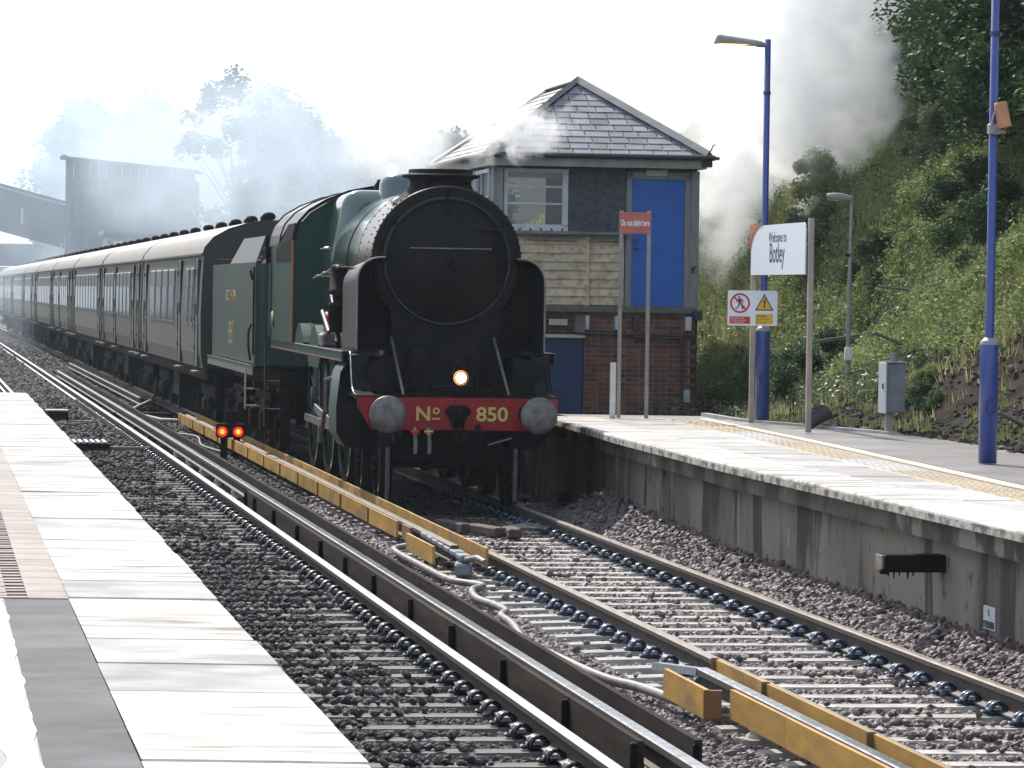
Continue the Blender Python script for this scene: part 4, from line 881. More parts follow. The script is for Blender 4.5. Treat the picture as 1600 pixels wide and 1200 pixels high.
# buffers
for x in (-.863, .863):
    B = part('buffer', MB().lathe([(.16, 0), (.16, -.03), (.115, -.05), (.105, -.28), (.085, -.29), (.07, -.50)], (x, 0, 1.075), axis='Y', n=28), 'black')
    mb = MB(); mb.lathe([(0, -.575), (.08, -.572), (.16, -.562), (.205, -.545), (.212, -.53), (.205, -.515), (.07, -.50), (.0, -.5)], (x, 0, 1.075), axis='Y', n=40); part('buffer_head', mb, 'steel', B)
# hook and coupling
mb = MB(); mb.prism([(-.085, 1.16), (.085, 1.16), (.085, .96), (.05, .91), (-.05, .91), (-.085, .96)], -.03, 0)
mb.prism([(-.16, 1.10), (-.06, .97), (.06, .97), (.16, 1.10), (.10, 1.17), (-.10, 1.17)], -.012, 0)
CP = part('drawhook', mb, 'black'); mb = MB(); mb.tube([(0, -.03, 1.08), (0, -.16, 1.10), (0, -.22, 1.04), (0, -.17, .98), (0, -.1, 1.0)], [.04, .04, .035, .03, .02], 8); part('hook', mb, 'blackm', CP)
mb = MB()
for s_ in (-1, 1): mb.tube([(s_ * .04, -.16, 1.02), (s_ * .045, -.14, .88), (s_ * .04, -.12, .78)], .016, 6)
mb.tube([(-.05, -.12, .82), (.16, -.1, .62)], .018, 6); mb.tube([(-.07, -.13, .90), (-.07, -.11, .74), (.02, -.1, .70), (.07, -.11, .76), (.07, -.13, .9)], .017, 6); part('screw_coupling', mb, 'blackm', CP)
# hoses
for x, mt in ((-.50, 'wred'), (-.34, 'brass')):
    mb = MB(); mb.tube([(x, -.02, .90), (x, -.07, .86), (x + .01, -.09, .72), (x + .01, -.05, .62)], .024, 8); H = part('brake_hose', mb, 'hose')
    mb = MB(); mb.box((x, -.07, .865), (.11, .05, .035), bev=.01); mb.lathe([(.035, -.02), (.035, .02)], (x, -.08, .85), n=10); part('cock_handle', mb, mt, H)
mb = MB(); mb.tube([(.23, -.02, .93), (.23, -.09, .89), (.235, -.12, .76), (.22, -.1, .60), (.23, -.06, .55)], .036, 10); mb.lathe([(.05, -.02), (.05, .02)], (.23, -.09, .86), n=12); part('vacuum_hose', mb, 'blackm')
mb = MB(); mb.tube([(.35, -.03, .72), (.62, -.04, .80)], .012, 6); part('release_rod', mb, 'steel')
# headlamp
mb = MB(); mb.box((.035, .13, 1.53), (.15, .15, .20), bev=.02); mb.lathe([(.05, 1.63), (.05, 1.67), (.03, 1.69), (0, 1.69)], (.035, .13, 0), n=14); mb.tube([(-.03, .13, 1.64), (.0, .13, 1.74), (.07, .13, 1.74), (.10, .13, 1.64)], .006, 5); mb.lathe([(.075, 0), (.078, -.05), (.07, -.05), (.068, 0)], (.035, .055, 1.485), axis='Y', n=24); HL = part('headlamp', mb, 'blackm')
mb = MB(); mb.lathe([(0, -.03), (.05, -.02), (.060, -.01)], (.035, .045, 1.485), axis='Y', n=24); part('lamp_lens', mb, 'lampglow', HL); mb = MB(); mb.lathe([(.060, -.01), (.085, 0)], (.035, .045, 1.485), axis='Y', n=24); part('lens_halo', mb, 'amberhalo', HL)
# vacuum standpipe
mb = MB(); mb.tube([(.215, .10, 1.27), (.215, .10, 1.86)], .026, 8); mb.lathe([(0, .08), (.03, .06), (.036, .02), (.03, -.01), (.026, -.02)], (.215, .10, 1.88), n=10); part('standpipe', mb, 'black')
for x in (-.60, -.05, .62): part('lamp_iron', MB().box((x, .05, 1.33), (.03, .012, .14)).box((x, .03, 1.265), (.05, .06, .012)), 'blackm')
# front platform and drop plates
mb = MB(); mb.box((0, .62, 1.262), (2.30, 1.22, .022)); part('front_platform', mb, 'black')
prof = [(.06, 1.275), (.30, 1.285), (.50, 1.33), (.66, 1.45), (.74, 1.60), (.80, 1.72), (.92, 1.75)]
for s_ in (-1, 1):
    mb = MB(); vs = []
    for y, z in prof: vs += [(s_ * .95, y, z), (s_ * 1.17, y, z), (s_ * 1.17, y, z - .05), (s_ * .95, y, z - .05)]
    mb.add(vs, [(i * 4 + j, i * 4 + (j + 1) % 4, (i + 1) * 4 + (j + 1) % 4, (i + 1) * 4 + j) for i in range(len(prof) - 1) for j in range(4)] + [(0, 1, 2, 3)])
    part('drop_plate', mb, 'black')
    mb = MB(); mb.tube([(s_ * 1.165, y, z + .005) for y, z in prof], .010, 5); part('plate_edge', mb, 'bright' if s_ < 0 else 'blackm')
# running plate with green valance
for s_ in (-1, 1):
    RPt = part('running_plate', MB().box((s_ * 1.05, 6.2, 1.752), (.42, 10.6, .02)), 'black')
    mb = MB(); mb.box((s_ * 1.25, 6.2, 1.69), (.02, 10.6, .105)); mb.prism([(3.7, 1.64), (5.5, 1.64), (5.25, 1.50), (3.95, 1.50)], s_ * 1.24, s_ * 1.26, plane='YZ'); part('valance', mb, 'green', RPt)
    mb = MB(); mb.box((s_ * 1.263, 6.2, 1.65), (.006, 10.6, .010)); part('valance_line', mb, 'orange', RPt)
    mb = MB(); mb.box((s_ * 1.255, 6.2, 1.757), (.03, 10.6, .012)); part('plate_edge', mb, 'railfoot', RPt)
# frames and dark inside
mb = MB(); mb.box((-.60, 5.6, 1.05), (.03, 10.8, .55)); mb.box((.60, 5.6, 1.05), (.03, 10.8, .55)); mb.box((0, 1.9, 1.55), (1.0, 1.6, .60), bev=.1); mb.box((0, 4.5, 1.5), (1.2, 6.5, .5)); mb.box((0, .9, .75), (1.25, .4, .5)); part('frame', mb, 'blackm')
# saddle and steam chest below smokebox
mb = MB(); mb.prism([(-.80, 1.27), (.80, 1.27), (.62, 1.75), (.66, 2.3), (-.66, 2.3), (-.62, 1.75)], 1.22, 2.6); mb.prism([(-1.02, 1.27), (-.72, 1.27), (-.72, 1.72), (-1.02, 1.62)], .62, 1.3); mb.prism([(.72, 1.27), (1.02, 1.27), (1.02, 1.62), (.72, 1.72)], .62, 1.3); part('cylinder_saddle', mb, 'black')
for x in (-.62, .60): part('stay_rod', MB().tube([(x - .03, 1.22, 1.93), (x + .01, .16, 1.28)], .018, 6), 'steel')
mb = MB(); mb.prism([(-.45, 1.275), (.45, 1.275), (.45, 1.34), (-.45, 1.34)], .35, 1.2); mb.box((0, .7, 1.36), (.5, .5, .06), bev=.02); part('inside_valve_cover', mb, 'black')
# outside cylinders
for s_ in (-1, 1):
    mb = MB(); P = [(0.70, .74), (.95, .60), (1.15, .64), (1.245, .80), (1.255, 1.10), (1.21, 1.50), (1.12, 1.64), (.95, 1.70), (.70, 1.70)]
    mb.prism([(s_ * a, b) for a, b in P], 1.35, 2.35); C = part('cylinder', mb, 'black')
    mb = MB(); Pc = [(.95, .59), (1.16, .63), (1.265, .79), (1.27, 1.10), (1.225, 1.51), (1.13, 1.655), (.95, 1.715)]
    vs = [(s_ * a, 1.37, b) for a, b in Pc] + [(s_ * a, 2.33, b) for a, b in Pc]; n = len(Pc)
    mb.add(vs, [(i, i + 1, n + i + 1, n + i) for i in range(n - 1)], True); part('cylinder_cladding', mb, 'tgreen', C)
    mb = MB(); mb.lathe([(0, -.10), (.10, -.09), (.22, -.04), (.27, 0)], (s_ * .98, 1.35, .93), axis='Y', n=24); mb.lathe([(0, -.08), (.10, -.07), (.14, 0)], (s_ * .98, 1.35, 1.42), axis='Y', n=18); part('cylinder_cover', mb, 'blackm', C)
# smokebox, boiler
bc = (0, 0, 2.825)
SB = part('smokebox', MB().lathe([(.875, 0), (.875, 1.75)], (0, 1.25, 2.825), axis='Y', n=72), 'boxside')
mb = MB(); mb.lathe([(.70, -.012), (.80, -.01), (.868, .0), (.888, .02), (.888, .09), (.875, .10)], (0, 1.235, 2.825), axis='Y', n=72); part('front_ring', mb, 'smokebox', SB)
mb = MB(); mb.lathe([(0, -.19), (.15, -.185), (.33, -.16), (.49, -.12), (.63, -.065), (.715, -.02), (.745, -.012), (.765, -.002)], (0, 1.225, 2.825), axis='Y', n=64); DR = part('smokebox_door', mb, 'smokebox', SB)
mb = MB(); mb.lathe([(.722, -.045), (.740, -.055), (.758, -.045), (.758, -.01)], (0, 1.225, 2.825), axis='Y', n=64); part('door_rim', mb, 'rimblack', DR)
mb = MB()
for k in range(72):
    a = 2 * math.pi * (k + .5) / 72; mb.dome((.885 * math.cos(a), 1.28, 2.825 + .885 * math.sin(a)), .014, .02, axis=(math.cos(a), 0, math.sin(a)))
for k in range(60):
    a = 2 * math.pi * (k + .5) / 60; mb.dome((.872 * math.cos(a), 1.98, 2.825 + .872 * math.sin(a)), .012, .016, axis=(math.cos(a), 0, math.sin(a)))
    mb.dome((.872 * math.cos(a), 2.94, 2.825 + .872 * math.sin(a)), .012, .016, axis=(math.cos(a), 0, math.sin(a)))
    mb.dome((.835 * math.cos(a), 1.228, 2.825 + .835 * math.sin(a)), .011, .012, axis=(0, -1, 0))
part('rivets', mb, 'rivet', SB, kind='stuff')
mb = MB()
for a in (90, 35, 145, -35, -145, -62, -118, 0, 180):
    ca, sa = math.cos(math.radians(a)), math.sin(math.radians(a)); R = Matrix.Rotation(-math.radians(a), 3, 'Y')
    mb.box((.765 * ca, 1.19, 2.825 + .765 * sa), (.10, .035, .04), R, bev=.008)
part('door_clamps', mb, 'blackm', DR)
for z in (3.20, 2.52):
    part('hinge_strap', MB().box((.16, 1.065 + .05, z), (1.02, .03, .035), bev=.008), 'smokebox', DR)
part('door_handrail', MB().tube([(-.46, 1.02, 2.975), (.50, 1.02, 2.975)], .010, 6).tube([(-.45, 1.02, 2.975), (-.45, 1.12, 2.975)], .012, 5).tube([(.49, 1.02, 2.975), (.49, 1.12, 2.975)], .012, 5), 'steel', DR)
mb = MB(); mb.lathe([(0, -.07), (.05, -.06), (.06, 0)], (0, 1.04, 2.825), axis='Y', n=16); mb.tube([(0, .985, 2.825), (-.03, .975, 2.62)], .014, 6); mb.tube([(0, .965, 2.825), (.10, .96, 2.66)], .014, 6); part('door_dart', mb, 'blackm', DR)
mb = MB(); mb.box((0, 1.17, 3.50), (.045, .02, .30), bev=.005); mb.box((0, 1.15, 3.42), (.07, .05, .10), bev=.01); mb.box((0, 1.20, 3.66), (.06, .04, .05)); part('lamp_iron', mb, 'blackm', DR)
BO = part('boiler', MB().lathe([(.868, 0), (.868, .02), (.872, 1.4), (.885, 3.2)], (0, 3.0, 2.825), axis='Y', n=64), 'boilergreen')
for y in (3.02, 4.35): 
    part('boiler_band', MB().lathe([(.876, 0), (.884, .01), (.884, .05), (.876, .06)], (0, y, 2.825), axis='Y', n=64), 'black' if y > 3.1 else 'boilergreen', BO)
# Belpaire firebox
def fb(off, n=6):
    P = []; w = .80 + off; r = .24
    for a in range(n + 1): an = math.pi / 2 * a / n; P.append((w - r + r * math.cos(an) - .02, 3.80 + off - r + r * math.sin(an) - .02 + 0))
    P = [(w + .06, 2.70)] + [(w + .10, 2.9)] + P
    L = [(w + .03, 1.80), (w + .07, 2.35)] + P
    return L
def firebox(o): 
    L = fb(o); return L + [(-x, z) for x, z in reversed(L)]
mb = MB(); A = firebox(-.16); Bp = firebox(-.02); Cc = firebox(0); n = len(A)
vs = [(x, 6.05, z) for x, z in A] + [(x, 6.16, z) for x, z in Bp] + [(x, 6.26, z) for x, z in Cc] + [(x, 9.0, z - .03) for x, z in Cc]
fs = [(k * n + i, k * n + i + 1, (k + 1) * n + i + 1, (k + 1) * n + i) for k in range(3) for i in range(n - 1)] + [tuple(range(n))]
mb.add(vs, fs[:-1], True); mb.add(vs, fs[-1:], False); FB = part('firebox', mb, 'boilergreen')
mb = MB()
for i in range(9): mb.dome((-.905, 6.75 + i * .13, 3.02), .022, .03, axis=(-1, 0, 0))
part('washout_plugs', mb, 'bright', FB)
# dome, chimney, safety valves
part('dome', MB().lathe([(.42, -.22), (.36, -.10), (.315, .02), (.305, .20), (.285, .27), (.22, .32), (.10, .345), (0, .35)], (0, 6.0, 3.66), n=36), 'boilergreen')
CH = part('chimney', MB().lathe([(.60, -.20), (.47, -.09), (.395, -.02), (.365, .03), (.365, .08), (.40, .105), (.455, .12), (.470, .135), (.455, .15), (.40, .16), (.385, .17), (.385, .205), (.375, .215), (.33, .215), (.30, .10), (.30, -.05)], (0, 1.95, 3.71), n=40), 'blackm')
mb = MB()
for x in (-.14, .14): mb.lathe([(.09, -.1), (.08, .08), (.05, .12), (.04, .16), (0, .16)], (x, 7.5, 3.80), n=12)
part('safety_valve', mb, 'black', FB)
# handrail along boiler and on deflector
# smoke deflectors
for s_ in (-1, 1):
    mb = MB()
    def df(u, v, s_=s_):
        y = .92 + 1.75 * u; W_ = 1.125 if s_ > 0 else 1.085; r_ = .27; zt = 2.86; L1_ = zt - r_ - 1.77; L2_ = math.pi / 2 * r_; L3_ = .06; q = v * (L1_ + L2_ + L3_)
        if q < L1_: x, z = W_, 1.77 + q
        elif q < L1_ + L2_: k = (q - L1_) / r_; x, z = W_ - r_ + r_ * math.cos(k), zt - r_ + r_ * math.sin(k)
        else: x, z = W_ - r_ - (q - L1_ - L2_), zt
        return (s_ * x, y, z - .06 * u)
    mb.grid(df, 6, 22)
    D = part('smoke_deflector', mb, 'defl'); mb = MB(); mb.grid(lambda u, v: (lambda p: (p[0] - s_ * .014, p[1] + .004, p[2] - .012))(df(u, v)), 6, 22); part('inner_face', mb, 'blackm', D)  # inner skin blackened to stand for shade behind the deflector
    e = [df(0, v / 22) for v in range(23)]; part('deflector_edge', MB().tube([(p[0], p[1] - .004, p[2]) for p in e], .013, 6), 'railfoot', D)
    mb = MB(); e = [(s_ * 1.08, 2.9 - i * .2, 2.80 + .0 * i) for i in range(2)]
    mb.tube([(s_ * 1.12, 2.77, 2.76), (s_ * 1.12, 6.3, 2.62)], .014, 6)
    for y in (3.0, 3.9, 4.8, 5.7): mb.dome((s_ * 1.12, y, 2.76 - .04 * (y - 2.77)), .03, .03, axis=(-1, 0, 0)); mb.tube([(s_ * 1.12, y, 2.76 - .04 * (y - 2.77)), (s_ * .87, y, 2.76 - .04 * (y - 2.77))], .012, 5)
    part('handrail', mb, 'steel')
    mb = MB(); mb.prism([(.45, 1.27), (2.2, 1.27), (2.2, 1.80), (.92, 1.80), (.70, 1.55), (.52, 1.40)], s_ * 1.11, s_ * 1.12, plane='YZ'); 
    
    part('front_side_plate', mb, 'black')
for s_ in (-1, 1): part('dark_gap_fill', MB().prism([(s_ * .58, 1.77), (s_ * 1.04, 1.77), (s_ * 1.02, 2.2), (s_ * 1.02, 2.74), (s_ * .80, 2.80), (s_ * .62, 2.5)], 1.75, 2.6), 'blackm')  # black fill added to close the pale gap between smokebox and deflectors
# pump & pipework on left running plate
mb = MB(); mb.lathe([(.11, 0), (.11, .30), (.13, .30), (.13, .36), (.07, .37), (.07, .46), (.13, .47), (.13, .53), (.11, .53), (.11, .80), (.05, .84), (0, .84)], (-1.08, 3.25, 1.95), n=18); mb.tube([(-1.08, 3.25, 1.76), (-1.08, 3.25, 1.96)], .03, 8); part('air_pump', mb, 'blackm')
mb = MB(); mb.tube([(-.90, 6.1, 2.55), (-1.02, 4.2, 2.30), (-1.10, 3.3, 2.12)], .03, 8); mb.tube([(-.92, 6.1, 2.45), (-1.05, 4.0, 2.2), (-1.12, 3.0, 1.85)], .018, 6); part('reversing_rod', mb, 'steel')
mb = MB(); mb.lathe([(.15, 0), (.18, .02), (.18, .04), (.15, .05)], (-1.15, 4.35, 2.02), axis='X', n=20); mb.tube([(-1.14, 4.35, 2.17), (-1.14, 4.35, 1.87)], .015, 5); part('red_wheel', mb, 'wred')
mb = MB(); mb.box((-1.12, 3.95, 1.85), (.24, .5, .18), bev=.03); mb.tube([(-1.15, 3.7, 1.95), (-1.18, 4.3, 2.2)], .03, 6); mb.tube([(-1.2, 4.9, 1.77), (-1.25, 5.2, 2.05)], .012, 5); part('lubricator', mb, 'steel')
# splashers
for s_ in (-1, 1):
    for yc in (4.7, 6.9, 9.1):
        P = [(yc + 1.03 * math.cos(a), 1.0 + 1.03 * math.sin(a)) for a in [math.radians(50 + 80 * k / 10) for k in range(11)]]
        P = [(y, max(z, 1.76)) for y, z in P]
        mb = MB(); mb.prism([(P[0][0], 1.75)] + P + [(P[-1][0], 1.75)], s_ * .9, s_ * 1.25, plane='YZ'); part('splasher', mb, 'green')
# cab
CB = part('cab', MB().box((-1.27, 9.45, 2.42), (.02, 3.7, 1.34)), 'green'); part('cab_side', MB().box((1.27, 9.45, 2.42), (.02, 3.7, 1.34)), 'green', CB)
RC = [(-1.285, 3.09), (-1.27, 3.20), (-1.22, 3.34), (-1.08, 3.50), (-.85, 3.64), (-.55, 3.76), (-.25, 3.82), (0, 3.835)]
RC = RC + [(-x, z) for x, z in reversed(RC[:-1])]
mb = MB(); vs = [(x, 7.55, z) for x, z in RC] + [(x, 11.75, z) for x, z in RC] + [(x, 7.55, z + .03) for x, z in RC] + [(x, 11.75, z + .03) for x, z in RC]; n = len(RC)
fs = [(i, i + 1, n + i + 1, n + i) for i in range(n - 1)] + [(2 * n + i, 2 * n + i + 1, 3 * n + i + 1, 3 * n + i) for i in range(n - 1)] + [(i, i + 1, 2 * n + i + 1, 2 * n + i) for i in range(n - 1)] + [(n + i, n + i + 1, 3 * n + i + 1, 3 * n + i) for i in range(n - 1)]
mb.add(vs, fs, False); part('cab_roof', mb, 'defl', CB)
for y in (7.56, 9.8, 11.72): part('roof_rib', MB().tube([(x, y, z + .035) for x, z in RC], .018, 6), 'black', CB)
mb = MB(); mb.prism([(x * .985, z) for x, z in RC] + [(1.26, 1.76), (-1.26, 1.76)], 7.60, 7.62); part('cab_front', mb, 'green', CB)
for s_ in (-1, 1):
    part('cab_pillar', MB().box((s_ * 1.275, 11.27, 2.45), (.03, .06, 1.3)), 'green', CB)
    mb = MB()
    vs = [(s_ * 1.295, 7.66, 2.86), (s_ * 1.295, 10.4, 2.86), (s_ * 1.295, 10.4, 3.02), (s_ * 1.292, 9.6, 3.18), (s_ * 1.262, 8.6, 3.36), (s_ * 1.262, 7.66, 3.36), (s_ * 1.294, 7.66, 3.18)]; vs += [(x - s_ * .06, y, z) for x, y, z in vs]; mb.add(vs, [tuple(range(7)), tuple(range(13, 6, -1))] + [(i, (i + 1) % 7, 7 + (i + 1) % 7, 7 + i) for i in range(7)]); part('cab_window', mb, 'blackm', CB)  # opaque black panel standing for the unlit open cab side
    mb = MB(); mb.tube([(s_ * 1.285, 7.60, 3.15), (s_ * 1.285, 7.60, 1.77)], .022, 6); part('lining_strip', mb, 'orange', CB)
    mb = MB(); mb.tube([(s_ * 1.31, 11.25, 1.8), (s_ * 1.31, 11.25, 2.85)], .014, 6); part('handrail', mb, 'steel', CB)
    mb = MB(); mb.lathe([(0, -.02), (.10, -.02), (.12, 0)], (s_ * 1.29, 10.9, 2.05), axis='X', n=16, sc=(1.2, 1)); part('works_plate', mb, 'brass', CB)
# wheels
def wheel(parent, x, y, r, spokes, name='wheel', mt='black', face=-1):
    mb = MB(); f = 1 if x > 0 else -1
    mb.lathe([(r * .86, f * .055), (r * .93, f * .07), (r, f * .065), (r + .002, -f * .04), (r + .03, -f * .055), (r + .03, -f * .08), (r * .86, -f * .08), (r * .86, f * .055)], (x, y, r), axis='X', n=40)
    Wh = mb.build(name, 'blackm', parent)
    mb = MB(); mb.lathe([(r * .935, f * .072), (r * .99, f * .068)], (x, y, r), axis='X', n=40); mb.build('tyre_face', 'bright', Wh)
    mb = MB(); mb.lathe([(0, f * .11), (r * .16, f * .10), (r * .18, f * .02), (r * .18, -f * .06)], (x, y, r), axis='X', n=16)
    for k in range(spokes):
        a = 2 * math.pi * k / spokes; mb.tube([(x, y + r * .15 * math.cos(a), r + r * .15 * math.sin(a)), (x, y + r * .88 * math.cos(a), r + r * .88 * math.sin(a))], r * .035 + .008, 5, cap=False)
    mb.build('spokes', mt, Wh); return Wh
for y in (1.05, 3.05):
    for x in (-.76, .76): wheel(LO, x, y, .47, 10, 'bogie_wheel')
for y in (4.75, 7.0, 9.25):
    for x in (-.77, .77): wheel(LO, x, y, .98, 18, 'driving_wheel', 'green')
for s_ in (-1, 1):
    part('coupling_rod', MB().box((s_ * .93, 7.0, .72), (.05, 4.7, .11), bev=.01), 'bright')
    part('connecting_rod', MB().box((s_ * 1.02, 4.9, .82), (.05, 3.9, .12), Matrix.Rotation(.05, 3, 'X'), bev=.01), 'bright')
    part('crosshead', MB().box((s_ * 1.03, 3.3, .93), (.16, .35, .24), bev=.03).box((s_ * 1.03, 3.35, 1.08), (.10, 1.3, .06), bev=.01).box((s_ * 1.03, 3.35, .78), (.10, 1.3, .05), bev=.01), 'steel')
    part('expansion_link', MB().tube([(s_ * 1.12, 4.2, .95), (s_ * 1.13, 4.15, 1.25), (s_ * 1.12, 4.2, 1.55)], .035, 6).tube([(s_ * 1.13, 2.9, 1.42), (s_ * 1.13, 4.3, 1.35)], .03, 6).tube([(s_ * 1.13, 3.2, .95), (s_ * 1.13, 3.1, 1.42)], .022, 6).tube([(s_ * 1.14, 4.2, .98), (s_ * 1.14, 4.8, .55)], .028, 6), 'steel')
    part('guard_iron', MB().box((s_ * .745, .52, .35), (.05, .04, .62), Matrix.Rotation(.08, 3, 'X'), bev=.008), 'steel')
    part('sand_pipe', MB().tube([(s_ * .70, 1.62, .9), (s_ * .76, 1.72, .3)], .015, 5), 'steel')
    part('cab_step', MB().box((s_ * 1.25, 11.3, .75), (.25, .35, .025)).box((s_ * 1.25, 11.3, 1.15), (.22, .3, .025)).box((s_ * 1.36, 11.3, 1.1), (.012, .22, 1.2)), 'blackm')
# bogie frame, brake gear
mb = MB()
for s_ in (-1, 1): mb.box((s_ * .66, 2.05, .55), (.04, 2.7, .26), bev=.02)
mb.box((0, 2.05, .55), (1.3, .5, .25), bev=.03); mb.tube([(-.7, 1.05, .47), (.7, 1.05, .47)], .07, 10); mb.tube([(-.7, 3.05, .47), (.7, 3.05, .47)], .07, 10); part('bogie_frame', mb, 'blackm')
mb = MB()
for y in (5.9, 8.1, 10.3):
    mb.box((0, y, .30), (1.5, .05, .06)); 
    for s_ in (-1, 1): mb.box((s_ * .78, y - .1, .75), (.05, .08, .9), Matrix.Rotation(.12, 3, 'X'), bev=.01)
part('brake_gear', mb, 'blackm')
mb = MB(); mb.box((0, 8.9, 1.35), (1.5, 2.8, .6), bev=.05); mb.box((0, 9.5, .85), (1.1, 2.0, .5), bev=.1); part('ashpan', mb, 'blackm')
# cab interior back wall darkness comes from the tender front

# ------------------------------------------------------------------ tender
def at(off, Y): return (TX(off, Y), Y, 0)
TE = thing('tender', 'streaked green tender lettered SOUTHERN behind the locomotive cab', 'tender', (TX(3.06, 56.6), 56.6, 0), TA(58))
mb = MB()
mb.box((-1.26, 4.25, 2.12), (.02, 8.3, 1.50)); mb.box((1.26, 4.25, 2.12), (.02, 8.3, 1.50)); mb.box((0, .12, 2.1), (2.5, .02, 1.5)); mb.box((0, 8.4, 2.12), (2.5, .02, 1.5)); mb.box((0, 4.3, 2.5), (2.46, 8.2, .04)); part('tank_side', mb, 'tgreen', TE)
for s_ in (-1, 1):
    mb = MB(); P = [(.15, 2.90), (1.0 * 4.6, 2.90), (4.0, 3.24), (.15, 3.24)]
    vs = [(s_ * 1.26, .15, 2.872), (s_ * 1.26, 4.9, 2.872), (s_ * 1.12, 4.0, 3.26), (s_ * 1.12, .15, 3.26)]; vs += [(x - s_ * .02, y, z) for x, y, z in vs]
    mb.add(vs, [(0, 1, 2, 3), (4, 5, 6, 7), (0, 1, 5, 4), (1, 2, 6, 5), (2, 3, 7, 6), (3, 0, 4, 7)]); part('raised_coal_plate', mb, 'defl', TE)
part('coal_space_front', MB().box((0, .3, 2.95), (2.2, .03, .62)), 'blackm', TE)
mb = MB()
for k in range(160):
    mb.dome((random.uniform(-.9, .9), random.uniform(.6, 4.6), 2.75 + random.uniform(-.1, .22)), random.uniform(.06, .16), random.uniform(.06, .14), n=5)
part('coal', mb, 'blackm', TE, kind='stuff')
part('tender_footplate', MB().box((0, 4.25, 1.33), (2.62, 8.75, .03)), 'black', TE)
mb = MB(); mb.box((-1.315, 4.25, 1.28), (.02, 8.8, .14)); mb.box((1.315, 4.25, 1.28), (.02, 8.8, .14)); part('valance', mb, 'railfoot', TE)
part('plate_edge', MB().box((-1.325, 4.25, 1.353), (.03, 8.8, .012)), 'bright', TE)
part('underframe', MB().box((0, 4.25, 1.15), (1.8, 8.5, .25)).box((0, 4.4, .75), (1.2, 1.6, .6)), 'blackm', TE)
def side_text(body, size, y, z, mt, parent, x, sx=1.0, bold=.003):  # on a face looking left; reads toward the camera
    text_obj('lettering', body, size, lambda a, b, c: (x - c, y - a, b + z), mt, parent, extrude=.0015, sx=sx, bold=bold)
side_text('SOUTHERN', .25, 4.6, 2.28, 'dullgold', TE, -1.273, sx=1.5); side_text('850', .52, 4.5, 1.60, 'dullgold', TE, -1.273, sx=1.2)
mb = MB(); mb.tube([(-1.31, .35, 1.42), (-1.34, .35, 1.62), (-1.34, .35, 1.85), (-1.3, .35, 1.95)], .018, 6); mb.tube([(-1.31, .1, 2.6), (-1.34, .1, 2.75)], .02, 6); mb.tube([(-1.3, -.02, 1.5), (-1.3, -.02, 2.8)], .016, 6); part('handrail', mb, 'blackm', TE)
for y0 in (1.1, 2.9, 5.4, 7.2):
    for x in (-.76, .76): wheel(TE, x, y0, .5, 10, 'tender_wheel')
    for s_ in (-1, 1):
        part('axle_box', MB().box((s_ * 1.02, y0, .50), (.16, .28, .30), bev=.03).box((s_ * 1.02, y0, .78), (.08, .8, .07), bev=.01), 'blackm', TE)
for yc in (2.0, 6.3):
    for s_ in (-1, 1):
        mb = MB(); mb.prism([(yc - 1.3, .92), (yc + 1.3, .92), (yc + 1.25, .72), (yc + .6, .66), (yc + .2, .45), (yc - .2, .45), (yc - .6, .66), (yc - 1.25, .72)], s_ * .93, s_ * .97, plane='YZ'); part('bogie_side_frame', mb, 'blackm', TE)
part('step', MB().box((-1.28, .3, .75), (.22, .3, .02)).box((-1.28, .3, 1.0), (.22, .3, .02)).box((-1.38, .3, 1.0), (.01, .24, .6)), 'steel', TE)

